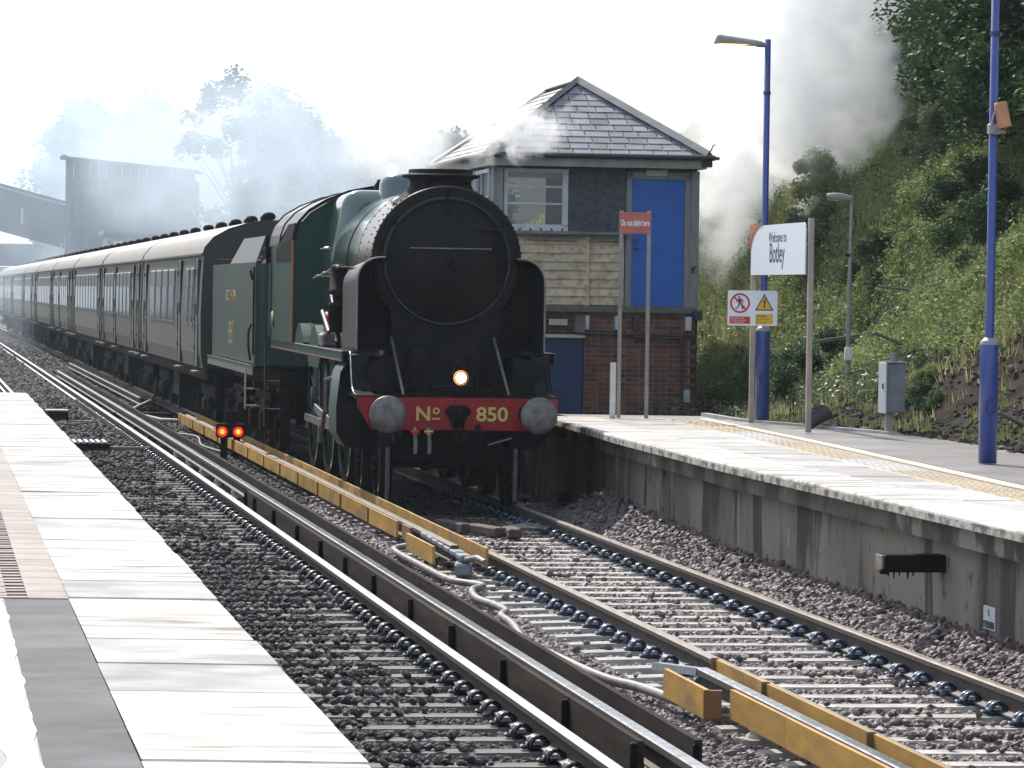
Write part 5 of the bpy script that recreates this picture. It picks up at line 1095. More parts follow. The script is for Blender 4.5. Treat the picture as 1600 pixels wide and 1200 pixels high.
# ------------------------------------------------------------------ coaches
CLN = 17.4
def make_coach(layout, matb, label):
    C = thing('railway_coach', label, 'coach', (0, 0, 0), 0, 'coaches of the steam train')
    sec = [(-1.33, 1.10), (-1.375, 1.35), (-1.385, 2.0), (-1.36, 2.7), (-1.335, 3.06)]
    mb = MB(); S = sec + [(-x, z) for x, z in reversed(sec)]; n = len(S)
    vs = [(x, 0, z) for x, z in S] + [(x, CLN, z) for x, z in S]
    mb.add(vs, [(i, (i + 1) % n, n + (i + 1) % n, n + i) for i in range(n - 1)]); B = part('body', mb, matb, C)
    R_ = [(-1.37, 3.05), (-1.33, 3.18), (-1.18, 3.36), (-.92, 3.51), (-.6, 3.61), (-.3, 3.655), (0, 3.67)]; R_ += [(-x, z) for x, z in reversed(R_[:-1])]
    n = len(R_); vs = [(x, -.03, z) for x, z in R_] + [(x, CLN + .03, z) for x, z in R_]
    mb = MB(); mb.add(vs, [(i, i + 1, n + i + 1, n + i) for i in range(n - 1)], True); RF = part('roof', mb, 'croof', C)
    part('rain_strip', MB().box((-1.375, CLN / 2, 3.06), (.03, CLN, .035)).box((1.375, CLN / 2, 3.06), (.03, CLN, .035)), 'croof', RF)
    for k, (y, ) in enumerate([(v,) for v in np.arange(1.2, CLN - .5, 1.75)]):
        part('ventilator', MB().lathe([(.07, -.03), (.07, .03), (.115, .05), (.12, .10), (.085, .15), (0, .17)], (.0 if k % 2 else -.12, y, 3.66), n=12), 'blackm', RF)
    part('roof_conduit', MB().tube([(-.3, .6, 3.655), (-.28, CLN / 2, 3.655), (-.3, CLN - .6, 3.655)], .018, 5), 'blackm', RF)
    for y in (0, CLN):
        E_ = sec + [(-1.33, 3.05)] ; P = sec + R_[1:-1] + [(-x, z) for x, z in reversed(sec)]
        part('end_wall', MB().prism(P, y - .012 if y == 0 else y - .0, y + .0 if y == 0 else y + .012), 'coachend', C)
        part('gangway', MB().box((0, y + (-.16 if y == 0 else .16), 2.15), (.95, .28, 2.1), bev=.05), 'coachend', C)
        part('end_line', MB().box((0, y + (-.03 if y == 0 else .03), 2.98), (2.2, .01, .02)), 'orange', C)
    for (kind, y, w) in layout:
        for s_ in (-1, 1):
            if kind in 'wn':
                fx = s_ * 1.372
                W_ = part('window', MB().box((fx, y, 2.32), (.05, w + .12, 1.02), bev=.02), 'cwin', C)
                part('pane', MB().box((s_ * 1.383, y, 2.19), (.04, w, .62)), 'glass', W_)
                part('vent_pane', MB().box((s_ * 1.376, y, 2.66), (.04, w, .24)), 'glass', W_)
            else:
                D = part('door', MB().box((s_ * 1.372, y, 2.05), (.035, .66, 1.86), bev=.008), matb, C)
                part('door_pane', MB().box((s_ * 1.388, y, 2.42), (.02, .34, .80)), 'glass', D)
                part('door_seam', MB().box((s_ * 1.386, y - .35, 2.05), (.02, .02, 1.88)).box((s_ * 1.386, y + .35, 2.05), (.02, .02, 1.88)), 'coachend', D)
                part('door_handle', MB().box((s_ * 1.40, y - .25, 1.85), (.04, .14, .03), bev=.008), 'bright', D); part('grab_rail', MB().tube([(s_ * 1.41, y + .30, 1.7), (s_ * 1.41, y + .30, 2.2)], .012, 5), 'bright', D)
                part('hinge', MB().box((s_ * 1.395, y + .3, 1.45), (.03, .10, .08)), 'coachend', D); part('hinge', MB().box((s_ * 1.395, y + .3, 2.75), (.03, .10, .08)), 'coachend', D)
                part('step_board', MB().box((s_ * 1.38, y, 1.03), (.16, .6, .03)), 'bright' if False else 'railfoot', D)
    part('solebar', MB().box((-1.24, CLN / 2, 1.0), (.05, CLN, .22)).box((1.24, CLN / 2, 1.0), (.05, CLN, .22)).box((0, CLN / 2, 1.02), (2.2, CLN, .12)), 'blackm', C)
    part('battery_box', MB().box((-.95, CLN / 2, .65), (.5, 1.8, .5), bev=.03).box((.95, CLN / 2, .65), (.5, 1.8, .5), bev=.03).tube([(-.9, 5.4, .85), (-.9, 6.6, .55), (-.9, 7.6, .55)], .03, 5).box((-.4, 11.5, .7), (.6, 1.0, .4), bev=.1), 'blackm', C)
    for yc in (2.6, CLN - 2.6):
        BG = part('bogie', MB().box((-1.0, yc, .62), (.08, 3.3, .28), bev=.04).box((1.0, yc, .62), (.08, 3.3, .28), bev=.04).box((0, yc, .65), (2.0, .5, .25)).box((-1.06, yc, .42), (.14, .9, .22), bev=.03).box((1.06, yc, .42), (.14, .9, .22), bev=.03), 'blackm', C)
        for dy in (-1.28, 1.28):
            mb = MB()
            for s_ in (-1, 1):
                mb.lathe([(0, s_ * .05), (.40, s_ * .05), (.455, s_ * .06), (.455, -s_ * .05), (.48, -s_ * .07), (0, -s_ * .07)], (s_ * .76, yc + dy, .457), axis='X', n=24)
                mb.box((s_ * 1.06, yc + dy, .46), (.16, .24, .24), bev=.03)
            part('wheelset', mb, 'blackm', BG)
    return C
LA = [('d', .9, 0), ('n', 2.1, .45), ('n', 3.2, .45), ('d', 5.3, 0)] + [('w', 7.5 + i * 1.95, 1.35) for i in range(4)] + [('d', 15.9, 0)]
LB_ = [('d', .8, 0), ('d', 2.9, 0)] + [('w', 4.6 + i * 1.55, 1.05) for i in range(4)] + [('d', 10.6, 0)] + [('w', 12.0 + i * 1.5, 1.0) for i in range(3)] + [('d', 16.4, 0)]
LC_ = [('d', .8, 0)] + [('w', 2.5 + i * 1.75, 1.2) for i in range(8)] + [('d', 16.5, 0)]
cA = make_coach(LA, 'coach', 'first green coach coupled directly behind the tender')
cB = make_coach(LB_, 'coach', 'second green coach with two doors near its front end')
cC = make_coach(LC_, 'coachd', 'third coach back with a long even row of windows')
Y = 66.1
labs = ['first green coach coupled directly behind the tender', 'second coach behind the tender with a door at its front', 'third coach behind the tender with a long even row of windows', 'fourth coach behind the tender where the smoke haze begins', 'fifth coach behind the tender in light haze', 'sixth coach behind the tender in front of the low hut', 'seventh coach behind the tender under the footbridge', 'eighth coach behind the tender at the left edge', 'farthest coach visible at the left edge of the picture']
for i in range(9):
    src = [cA, cB, cC, cB, cC, cA, cC, cB, cC][i]; first = i in (0, 1, 2)
    ang = math.atan((TX(0, Y) - TX(0, Y + CLN)) / CLN)
    if first: src.location = (TX(3.06, Y), Y, 0); src.rotation_euler = (0, 0, ang); src['label'] = labs[i]
    else: copy_tree(src, None, (TX(3.06, Y), Y, 0), ang, labs[i])
    Y += 17.75 if i else 17.6
# ------------------------------------------------------------------ signal box (local: x right along the front wall, y back, z)
SBX = thing('signal_box', 'slate roofed signal box with red brick base and tall blue upper door', 'signal box', (-.33, 61.0, 0), .152)
def sp(name, mb, mt, parent=SBX, **kw): return mb.build(name, mt, parent, **kw)
# brick base: backing recessed behind the bricks
BW = sp('brick_base', MB().box((2.36, .14, 1.05), (1.72, .2, 2.3)).box((.15, .14, 1.05), (.3, .2, 2.3)).box((1.65, .15, 2.02), (3.28, .2, .34)), 'mortar')
sp('side_base', MB().box((.02, 3.15, 1.05), (.2, 6.0, 2.3)).box((3.25, 3.15, 1.05), (.2, 6.0, 2.3)).box((1.65, 6.1, 1.05), (3.2, .2, 2.3)), 'brickplain')
bmS = MB().box((0, 0, 0), (.208, .06, .059), bev=.004).mesh('brick', 'brick'); bmH = MB().box((0, 0, 0), (.096, .06, .059), bev=.004).mesh('brick', 'brick')
cnt = 0; z = .42; row = 0
while z < 2.16 and cnt < 300:
    hd = row % 2; st = .1125 if hd else .225; x = 1.50 + st / 2 + (0 if hd else 0)
    while x < 3.24:
        if not (z > 1.80 and x < 1.5) and cnt < 300:
            q = link('brick', bmH if hd else bmS, SBX, (x, .060 + random.uniform(-.004, .003), z)); cnt += 1
        x += st
    z += .0765; row += 1
mb = MB(); z = .42
while z < 2.16:      # the bricks beside and above the low door, mostly behind the locomotive
    for x in np.arange(.1, 1.45, .225):
        if x < .3 or z > 1.86: mb.box((x, .03, z), (.215, .06, .064))
    z += .0765
sp('brickwork_left', mb, 'brickplain', kind='stuff')
sp('low_door', MB().box((.90, .08, 1.0), (1.16, .05, 1.56), bev=.01), 'dblue')
sp('door_lintel', MB().box((.9, .02, 1.80), (1.2, .10, .055)), 'cream')
sp('enamel_plate', MB().box((1.06, -.02, 2.02), (.30, .015, .10), bev=.004), 'cream')
for x in (1.52, 1.99, 2.30, 3.16): sp('joist_end', MB().box((x, -.05, 2.02), (.05 if x < 2 else .085, .16, .22), bev=.006), 'white' if x != 2.30 else 'gutter')
mb = MB(); mb.tube([(1.2, -.04, 1.93), (1.35, -.04, 1.85), (1.6, -.04, 1.84), (3.24, -.04, 1.83)], .022, 6); mb.tube([(2.95, -.045, 1.78), (3.06, -.045, 1.78), (3.075, -.045, 1.7), (3.06, -.045, .4)], .022, 6); mb.tube([(2.2, -.045, 1.84), (2.3, -.05, 1.79), (2.95, -.05, 1.78)], .018, 6); mb.box((3.05, -.05, 1.75), (.08, .06, .09), bev=.01)
sp('conduit', mb, 'gutter')
sp('meter_box', MB().box((3.16, -.03, .86), (.10, .08, .20), bev=.01), 'relaylt')
sp('floor_beam', MB().box((1.64, .03, 2.235), (3.34, .22, .11), bev=.01), 'gutter' if False else 'wood')
# upper storey shell
sp('upper_wall', MB().box((2.20, .12, 2.82), (2.08, .10, 1.06)).box((1.08, .12, 2.82), (2.1, .10, 1.06)).box((1.66, .12, 4.47), (3.28, .10, .06)).box((3.23, 3.1, 3.4), (.08, 5.9, 2.2)).box((1.65, 6.05, 2.9), (3.2, .08, 1.2)).box((2.5, 6.05, 4.0), (1.4, .08, 1.0)), 'gutter')
def plank(x0, x1, z0, k):
    mb = MB(); vs = [(x0, .035, z0), (x1, .035, z0), (x1, .06, z0 + .148), (x0, .06, z0 + .148)]; vs += [(x, y + .02, z) for x, y, z in vs]
    mb.add(vs, [(0, 1, 2, 3), (4, 5, 6, 7), (0, 1, 5, 4), (1, 2, 6, 5), (2, 3, 7, 6), (3, 0, 4, 7)]); sp('weatherboard', mb, 'plank')
for i in range(8):
    plank(.02, 1.50, 2.30 + i * .137, i); plank(1.56, 2.12, 2.30 + i * .137 + .003, i)
sp('batten', MB().box((1.53, .03, 2.84), (.06, .05, 1.10), bev=.006), 'plank'); 
mb = MB(); mb.box((.90, .0, 3.335), (.72, .04, .03), bev=.006); mb.box((1.30, -.01, 3.335), (.08, .05, .06), bev=.01); mb.box((1.83, .0, 3.335), (.50, .04, .03), bev=.006); sp('sill_stay', mb, 'grey')
sp('sill_ledge', MB().box((1.08, -.02, 3.44), (2.16, .20, .055), bev=.008), 'lead'); sp('fascia_below_ledge', MB().box((1.06, .03, 3.395), (2.1, .04, .05)), 'fascia')
mb = MB()
for i in range(5): mb.dome((.42 + i * .17, -.03, 3.468), .02, .05, n=5)
sp('ledge_bolts', mb, 'gutter')
sp('pebbledash_panel', MB().box((1.655, .06, 3.975), (.95, .05, 1.0)), 'panel')
# front window (sash frame, bars, panes)
F_ = sp('front_window', MB().box((.68, .05, 4.425), (1.04, .08, .06)).box((.68, .05, 3.52), (1.04, .08, .10)).box((.19, .05, 3.97), (.06, .08, .86)).box((1.15, .05, 3.97), (.09, .08, .86)), 'white')
for z in (4.17, 3.90): sp('glazing_bar', MB().box((.66, .04, z), (.90, .04, .028)), 'white', F_)
for z0, z1 in ((3.57, 3.888), (3.914, 4.158), (4.184, 4.395)): sp('pane', MB().box((.66, .065, (z0 + z1) / 2), (.88, .008, z1 - z0)), None or 'wglass', F_)
sp('corner_post', MB().box((.06, .04, 3.95), (.17, .17, 1.04), bev=.01), 'grey')
# side windows along the track side
SW = [(.25, 1.75), (1.9, 3.4), (3.55, 5.05)]
for a, b in SW:
    Wd = sp('side_window', MB().box((-.02, (a + b) / 2, 4.42), (.07, b - a, .06)).box((-.02, (a + b) / 2, 3.52), (.07, b - a, .08)).box((-.02, a + .03, 3.97), (.08, .06, .9)).box((-.02, b - .03, 3.97), (.08, .06, .9)), 'white')
    sp('glazing_bar', MB().box((-.02, (a + b) / 2, 4.0), (.04, b - a, .03)).box((-.02, a + (b - a) / 3, 3.97), (.04, .03, .86)).box((-.02, a + (b - a) * 2 / 3, 3.97), (.04, .03, .86)), 'white', Wd)
    sp('pane', MB().box((.0, (a + b) / 2, 3.97), (.008, b - a - .1, .84)), 'wglass', Wd)
sp('side_post', MB().box((-.02, 1.82, 3.95), (.09, .12, 1.04)).box((-.02, 3.47, 3.95), (.09, .12, 1.04)).box((-.02, 5.6, 3.95), (.09, 1.0, 1.04)), 'grey')
for i in range(8): sp('side_weatherboard', MB().box((.0, 3.1, 2.36 + i * .137), (.04, 6.0, .13), Matrix.Rotation(.12, 3, 'Y')), 'plank')
sp('back_window_bars', MB().box((.62, 6.0, 4.05), (.9, .05, .035)).box((.62, 6.0, 3.76), (.9, .05, .035)).box((.36, 6.0, 3.97), (.06, .05, .9)).box((.62, 6.0, 4.36), (.9, .05, .10)), 'gutter')
# a dim interior floor so the glass looks into a room
sp('interior_floor', MB().box((1.65, 3.1, 2.28), (3.2, 5.8, .04)), 'wood')
# upper door
DF = sp('door_frame', MB().box((2.185, .05, 3.36), (.09, .10, 2.16)).box((3.135, .05, 3.36), (.09, .10, 2.16)).box((2.66, .05, 4.375), (1.04, .10, .11)), 'grey')
DO = sp('blue_door', MB().box((2.65, .05, 3.305), (.875, .05, 2.03), bev=.008), 'blue')
mb = MB(); mb.box((2.30, -.0, 3.36), (.05, .04, .05), bev=.008); mb.box((2.31, .0, 3.21), (.07, .05, .03), bev=.008); mb.tube([(2.28, -.02, 3.30), (2.28, -.02, 3.42)], .01, 5); sp('door_handle', mb, 'steel', DO)
sp('door_nameplate', MB().box((2.62, -.02, 4.42), (.34, .02, .10), bev=.004), 'cream')
sp('right_corner_post', MB().box((3.25, .03, 3.36), (.13, .16, 2.20), bev=.01), 'grey')
sp('post_bracket', MB().box((3.22, -.06, 2.88), (.05, .02, .10)).box((3.26, -.06, 2.93), (.03, .02, .03)), 'gutter')
sp('beam_ends', MB().box((3.30, -.02, 2.16), (.16, .22, .16), bev=.01).box((.12, -.02, 2.20), (.2, .2, .12), bev=.01), 'gutter')
# roof
ez = 4.66; ex0, ex1, ey0, ey1 = -.15, 3.42, -.30, 6.5; rz_ = 5.92; rx = 1.62; ry0, ry1 = 1.75, 4.7
A_, B_, C_, D_ = (ex0, ey0, ez), (ex1, ey0, ez), (ex1, ey1, ez), (ex0, ey1, ez); E1, E2 = (rx, ry0, rz_), (rx, ry1, rz_)
mb = MB(); mb.add([A_, B_, C_, D_, E1, E2], [(0, 1, 4), (1, 2, 5, 4), (2, 3, 5), (3, 0, 4, 5), (0, 3, 2, 1)]); ROOF = sp('roof', mb, 'gutter')
# slates on the front hip: each its own piece
a, b, e = Vector(A_), Vector(B_), Vector(E1); nrm = (b - a).cross(e - a).normalized(); 
if nrm.z < 0: nrm = -nrm
xd = (b - a).normalized(); yd = nrm.cross(xd).normalized(); hgt = (e - a).dot(yd); ncr = 12
foot = (e - a).dot(xd); wid = (b - a).length
SLM = {}
for r_ in range(ncr):
    s0 = hgt * r_ / ncr; s1 = hgt * (r_ + 1) / ncr + .05
    x = foot * (s0 / hgt) + .06; xe = wid - (wid - foot) * (s0 / hgt) - .06; xx = x - (.15 if r_ % 2 else 0) * 0
    first = True
    while xx < xe - .03:
        w = .30 * random.choice([1, 1, 1, .8, 1.3]); w = w * .5 if first and r_ % 2 else w; first = False
        x1 = min(xx + w, xe)
        if xe - x1 < .09: x1 = xe
        sag = random.uniform(-.012, .004)
        def lim(xv, s): return max(foot * (s / hgt) + .02, min(xv, wid - (wid - foot) * (s / hgt) - .02))
        q = [(xx + .009, s0 + sag), (x1 - .009, s0 + sag + random.uniform(-.006, .006)), (lim(x1 - .004, min(s1, hgt)), min(s1, hgt)), (lim(xx + .004, min(s1, hgt)), min(s1, hgt))]
        lift = [.028, .028, .014, .014]; vs = [a + xd * p[0] + yd * p[1] + nrm * l for p, l in zip(q, lift)]; vs += [v - nrm * .010 for v in vs]
        sp('slate', MB().add(vs, [(0, 1, 2, 3), (4, 5, 6, 7), (0, 1, 5, 4), (1, 2, 6, 5), (2, 3, 7, 6), (3, 0, 4, 7)]), 'slate', ROOF)
        xx = x1
# slates on the other slopes, joined
def slope(P0, P1, T0, T1):
    mb = MB(); P0, P1, T0, T1 = map(Vector, (P0, P1, T0, T1)); n_ = (P1 - P0).cross(T0 - P0).normalized()
    if n_.z < 0: n_ = -n_
    rows = 12
    for r_ in range(rows):
        l0 = P0.lerp(T0, r_ / rows); r0 = P1.lerp(T1, r_ / rows); l1 = P0.lerp(T0, min(1, (r_ + 1.2) / rows)); r1 = P1.lerp(T1, min(1, (r_ + 1.2) / rows)); m = max(3, int((r0 - l0).length / .3))
        for k in range(m):
            u0, u1 = (k + .01) / m, (k + .99) / m; j = random.uniform(-.005, .006)
            vs = [l0.lerp(r0, u0) + n_ * (.034 + j), l0.lerp(r0, u1) + n_ * (.034 + j), l1.lerp(r1, u1) + n_ * .014, l1.lerp(r1, u0) + n_ * .014]; vs += [v - n_ * .01 for v in vs]
            mb.add(vs, [(0, 1, 2, 3), (0, 1, 5, 4), (1, 2, 6, 5), (3, 0, 4, 7)])
    return mb
mb = slope(A_, D_, E1, E2); m2 = slope(B_, C_, E1, E2); mb.add(m2.v, m2.f); m3 = slope(D_, C_, E2, E2); mb.add(m3.v, m3.f)
sp('side_slates', mb, 'slate2', ROOF, kind='stuff')
for P, Q, w in ((A_, E1, .05), (B_, E1, .11), (E1, E2, .09), (C_, E2, .10), (D_, E2, .10)):
    P, Q = Vector(P), Vector(Q); d = (Q - P).normalized(); sd_ = d.cross(Vector((0, 0, 1))).normalized()
    vs = []
    for X in (P, Q): vs += [X + sd_ * w - Vector((0, 0, w * .25)) + Vector((0, 0, .06)), X + Vector((0, 0, .12)), X - sd_ * w - Vector((0, 0, w * .25)) + Vector((0, 0, .06)), X + Vector((0, 0, .0))]
    sp('hip_flashing', MB().add(vs, [(i, (i + 1) % 4, 4 + (i + 1) % 4, 4 + i) for i in range(4)] + [(0, 1, 2, 3), (4, 5, 6, 7)]), 'lead', ROOF)
# soffit, fascia and gutter
mb = MB(); mb.box((1.635, -.25, 4.565), (3.50, .03, .15)); mb.box((-.10, 3.1, 4.565), (.03, 6.66, .15)); mb.box((3.37, 3.1, 4.565), (.03, 6.66, .15)); mb.box((1.635, 3.1, 4.515), (3.4, 6.6, .02)); sp('fascia', mb, 'fascia')
mb = MB(); mb.tube([(-.20, -.33, 4.665), (3.50, -.33, 4.665)], .045, 8); mb.tube([(-.20, -.33, 4.665), (-.20, 6.5, 4.665)], .045, 8); mb.box((3.50, -.33, 4.66), (.14, .08, .05), bev=.01); mb.tube([(3.38, -.26, 4.70), (3.45, -.29, 4.80), (3.47, -.29, 4.86), (3.51, -.29, 4.88)], .012, 5); sp('gutter', mb, 'gutter')
mb = MB(); mb.box((3.38, -.22, 4.60), (.18, .14, .16), bev=.01); sp('eave_bracket', mb, 'gutter')

# ------------------------------------------------------------------ footbridge and far buildings
FBR = thing('footbridge', 'high clad stair tower and covered footbridge deck beyond the coaches', 'footbridge', (-26.9, 230, 0), .03)
def fp(name, mb, mt, **kw): return mb.build(name, mt, FBR, **kw)
for i in range(16):      # tall cladding sheets, three tiers
    x = .24 + i * .485
    for j, (z0, z1) in enumerate(((2.5, 5.9), (5.93, 8.0), (8.03, 10.15 - i * .042))):
        fp('cladding_sheet', MB().box((x, random.uniform(-.02, .02), (z0 + z1) / 2), (.465, .06, z1 - z0 + (0 if j == 2 else 0)), bev=.015), 'corr')
fp('tower_core', MB().box((3.9, 3.0, 4.5), (7.6, 5.6, 9.0)), 'corr'); fp('tower_roof', MB().box((3.9, 2.8, 9.90), (8.1, 6.2, .14), Matrix.Rotation(.087, 3, 'Y')), 'gutter'); fp('finial', MB().lathe([(0, .35), (.2, .25), (.26, .1), (.2, 0)], (-.1, -.1, 10.1), n=10), 'gutter')
mb = MB()
for i in range(22):
    x = -.25 - i * .5; dz = .26 * (i + .5) * .5; mb.box((x, .0, 6.25 + dz), (.47, .06, 2.6))
fp('deck_cladding', mb, 'corr', kind='stuff')
mb = MB(); R = Matrix.Rotation(math.atan(.26), 3, 'Y'); mb.box((-5.5, .9, 7.62 + 1.4), (11.4, 2.4, .10), R); fp('deck_roof', mb, 'gutter'); mb = MB(); mb.box((-5.5, -.06, 7.45 + 1.4), (11.4, .05, .14), R); fp('eaves_board', mb, 'white'); mb = MB(); mb.box((-5.5, 1, 4.9 + 1.4), (11.4, 2.2, .18), R); fp('deck_floor', mb, 'gutter'); mb = MB(); mb.box((-5.5, 2.0, 6.3 + 1.4), (11.4, .1, 2.6), R); fp('deck_back_wall', mb, 'corr')
fp('window_strip', MB().box((-2.55, -.05, 6.7), (.10, .05, .9)), 'white')
t = thing('platform_hut', 'low hut with a dark roof beyond the coach roofs', 'hut', (TX(6.3, 186), 186, 0), .16)
MB().box((1.6, 2, 2.6), (3.6, 4, 4.6)).build('wall', 'post', t); MB().box((1.75, 2, 5.05), (4.3, 4.6, .22), Matrix.Rotation(.03, 3, 'Y'), bev=.04).build('roof', 'gutter', t); MB().box((.35, -.03, 4.1), (.5, .05, 1.3)).build('window', 'white', t)
t = thing('far_bridge', 'pale road bridge crossing far behind the footbridge', 'bridge', (-50, 330, 0), 0)
MB().box((0, 0, 5.2), (60, 3, 1.9)).build('parapet', 'corr', t); MB().box((0, -1.6, 3.7), (60, .4, .9)).build('girder', 'relaylt', t); MB().box((-14, 0, 1.5), (6, 3, 4)).build('abutment', 'concrete', t); MB().box((18, 0, 1.5), (8, 3, 4)).build('abutment', 'concrete', t)
MB().tube([(0, 0, 0), (0, 0, 5.1)], .04, 6).build('white_post', 'white', None, (TX(5.4, 225), 225, 0), label='thin white post in front of the footbridge deck', cat='post')

# ------------------------------------------------------------------ vegetation
def leaves(n, centers, radii, size, squash=.8, flat=.5):
    """leaf quads clustered in clumps -> V, F, tone"""
    k = RNG.integers(0, len(centers), n); c = centers[k]; r = radii[k]
    d = RNG.normal(0, 1, (n, 3)); d /= np.linalg.norm(d, axis=1)[:, None]; rad = RNG.random(n) ** .45
    p = c + d * (r * rad)[:, None] * np.array([1, 1, squash])
    s = size * (.55 + .9 * RNG.random(n))
    u = RNG.normal(0, 1, (n, 3)); u[:, 2] *= flat; u /= np.linalg.norm(u, axis=1)[:, None]
    w = RNG.normal(0, 1, (n, 3)); w -= (w * u).sum(1)[:, None] * u; w /= np.linalg.norm(w, axis=1)[:, None]
    a, b, c2, e = p - u * s[:, None], p + w * (s * .42)[:, None], p + u * s[:, None], p - w * (s * .42)[:, None]
    V = np.stack([a, b, c2, e], 1).reshape(-1, 3); F = np.arange(n * 4).reshape(-1, 4)
    ct = RNG.random(len(centers)); tone = np.clip(.55 * ct[k] + .45 * RNG.random(n), 0, 1)
    return V, F, np.repeat(tone, 4)
def crown_variant(name, h, w, nl, size, mt, base=.25, clumps=34, sparse=1.0, z0=None):
    C = []; R_ = []
    for i in range(clumps):
        z = h * (base + (1 - base) * RNG.random() ** .85); f = math.sin(math.pi * min(1, max(.05, (z / h - base) / (1 - base) * .85 + .15))) ** .6
        a = RNG.random() * 6.283; rr = w * f * (RNG.random() ** .5)
        C.append((rr * math.cos(a), rr * math.sin(a), z)); R_.append(w * (.20 + .22 * RNG.random()) * sparse)
    V, F, T = leaves(nl, np.array(C), np.array(R_), size)
    return np_mesh(name, V, F, mt, T), C
def trunk_mesh(h, r, C, name='trunk'):
    mb = MB(); top = h * .72; path = [(0, 0, -.5), (.03 * h * .1, .0, h * .2), (.02 * h, .01 * h, h * .45), (0, .02 * h, top)]
    mb.tube(path, [r * 1.25, r, r * .7, r * .28], 7)
    for c in C[:: max(1, len(C) // 12)]:
        z = max(h * .15, min(c[2] * .62, top)); mb.tube([(0.01 * h, 0, z), (c[0] * .5, c[1] * .5, (z + c[2]) * .52), (c[0], c[1], c[2])], [r * .42, r * .25, r * .08], 5)
    return mb.mesh(name, 'trunk')
TV = []
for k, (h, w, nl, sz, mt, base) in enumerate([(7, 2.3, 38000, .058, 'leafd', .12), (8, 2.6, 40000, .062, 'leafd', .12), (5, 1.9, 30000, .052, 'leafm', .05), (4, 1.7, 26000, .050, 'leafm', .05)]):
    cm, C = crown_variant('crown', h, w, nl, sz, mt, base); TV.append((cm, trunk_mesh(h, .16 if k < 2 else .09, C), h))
BV = []
for k, (h, w, nl, sz, mt) in enumerate([(1.3, .9, 11000, .036, 'leafm'), (1.0, .8, 9000, .034, 'weed'), (.8, .75, 9000, .033, 'leafy'), (1.6, 1.0, 13000, .038, 'leafm')]):
    cm, C = crown_variant('foliage', h, w, nl, sz, mt, .0, 16); BV.append((cm, trunk_mesh(h, .025, C, 'stems')))
def place_tree(v, x, y, z, s, label, cat='tree', group=None, name='bank_tree'):
    cm, tm_, h = TV[v]; t = thing(name, label, cat, (x, y, z), random.uniform(0, 6.28), group); t.scale = (s, s, s * random.uniform(.95, 1.1)); link('crown', cm, t); link('trunk', tm_, t); return t
def place_bush(v, x, y, z, s, label, group='shrubs on the railway bank'):
    cm, sm_ = BV[v]; t = thing('bush', label, 'bush', (x, y, z), random.uniform(0, 6.28), group); t.scale = (s, s, s); link('foliage', cm, t); link('stems', sm_, t); return t
# (px-free) list: offset from the track line, distance, variant, scale, label
trees = [
 (11.9, 47.5, 2, .85, 'bright green sapling right of the nearest blue column'),
 (13.0, 50.0, 0, 1.0, 'large dark tree at the top right corner behind the nearest column'),
 (12.2, 52.5, 2, .95, 'mid green bushy tree just left of the nearest blue column'),
 (13.6, 54.5, 1, 1.05, 'dark tree behind the loudspeaker on the slope'),
 (13.0, 56.5, 3, 1.0, 'round light green tree above the bank lamp'),
 (14.4, 58.0, 0, 1.1, 'tall dark tree left of the nearest column in deep shade'),
 (14.4, 60.5, 2, .95, 'leafy green tree on the slope between smoke and bank lamp'),
 (16.4, 62.5, 1, 1.15, 'tall dark tree at the top of the picture beside the smoke edge'),
 (14.2, 69.0, 3, .9, 'lower green tree at the foot of the smoke edge'),
 (17.8, 67.0, 0, 1.2, 'dark tree with a thin bare trunk before it'),
 (17.0, 58.5, 1, 1.5, 'darkest tree in the shade near the top edge'),
 (15.8, 51.5, 1, 1.3, 'dark tree crown at the right edge of the picture'),
 (15.6, 74.5, 0, .8, 'dark tree half swallowed by the white smoke'),
 (19.5, 64.0, 0, 1.5, 'tree high on the slope behind the darkest tree'),
 (18.5, 53.0, 0, 1.5, 'tree high on the slope at the right edge'),
 (13.4, 46.0, 1, .95, 'dark tree at the extreme right behind the orange loudspeaker'),
 (22.0, 59.0, 1, 1.5, 'highest tree on the slope at the top of the picture'),
 (21.5, 70.0, 1, 1.5, 'high tree on the slope behind the smoke edge'),
 (16.0, 47.5, 0, 1.4, 'broad dark tree at the upper right corner'),
 (14.9, 63.0, 3, .85, 'small rounded tree low on the slope beside the smoke'),
]
trees += [
 (11.9, 45.5, 3, .95, 'leafy shrub tree behind the orange loudspeaker at the right edge'),
 (12.1, 48.8, 2, .85, 'rounded green tree between the nearest column and the right edge'),
 (12.0, 50.6, 3, 1.0, 'soft green tree directly behind the loudspeaker bracket'),
 (12.6, 53.4, 3, 1.15, 'broad light green tree left of the loudspeaker'),
 (12.9, 55.6, 2, 1.0, 'light green tree at the upper edge of the long grass'),
 (13.5, 58.6, 3, 1.1, 'green tree at the grass edge nearest the smoke'),
 (13.0, 66.0, 2, .85, 'dark bushy tree above the station name board'),
 (12.8, 68.5, 3, .9, 'dark bushy tree at the lower edge of the smoke'),
 (14.6, 55.0, 1, 1.2, 'tall dark tree behind the broad light green one'),
 (14.2, 51.5, 0, 1.15, 'tall dark tree behind the soft green one'),
 (15.2, 57.2, 1, 1.3, 'very dark tree in the gap left of the nearest column top'),
]
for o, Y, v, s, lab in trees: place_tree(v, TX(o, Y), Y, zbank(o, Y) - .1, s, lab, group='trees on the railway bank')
MB().tube([(0, 0, -.5), (.02, 0, 3.0), (-.05, 0, 7.0)], [.07, .055, .035], 7).build('bare_trunk', 'trunk', None, (TX(12.7, 54.8), 54.8, zbank(12.7, 54.8)), label='slender bare grey trunk rising before the dark trees', cat='tree')
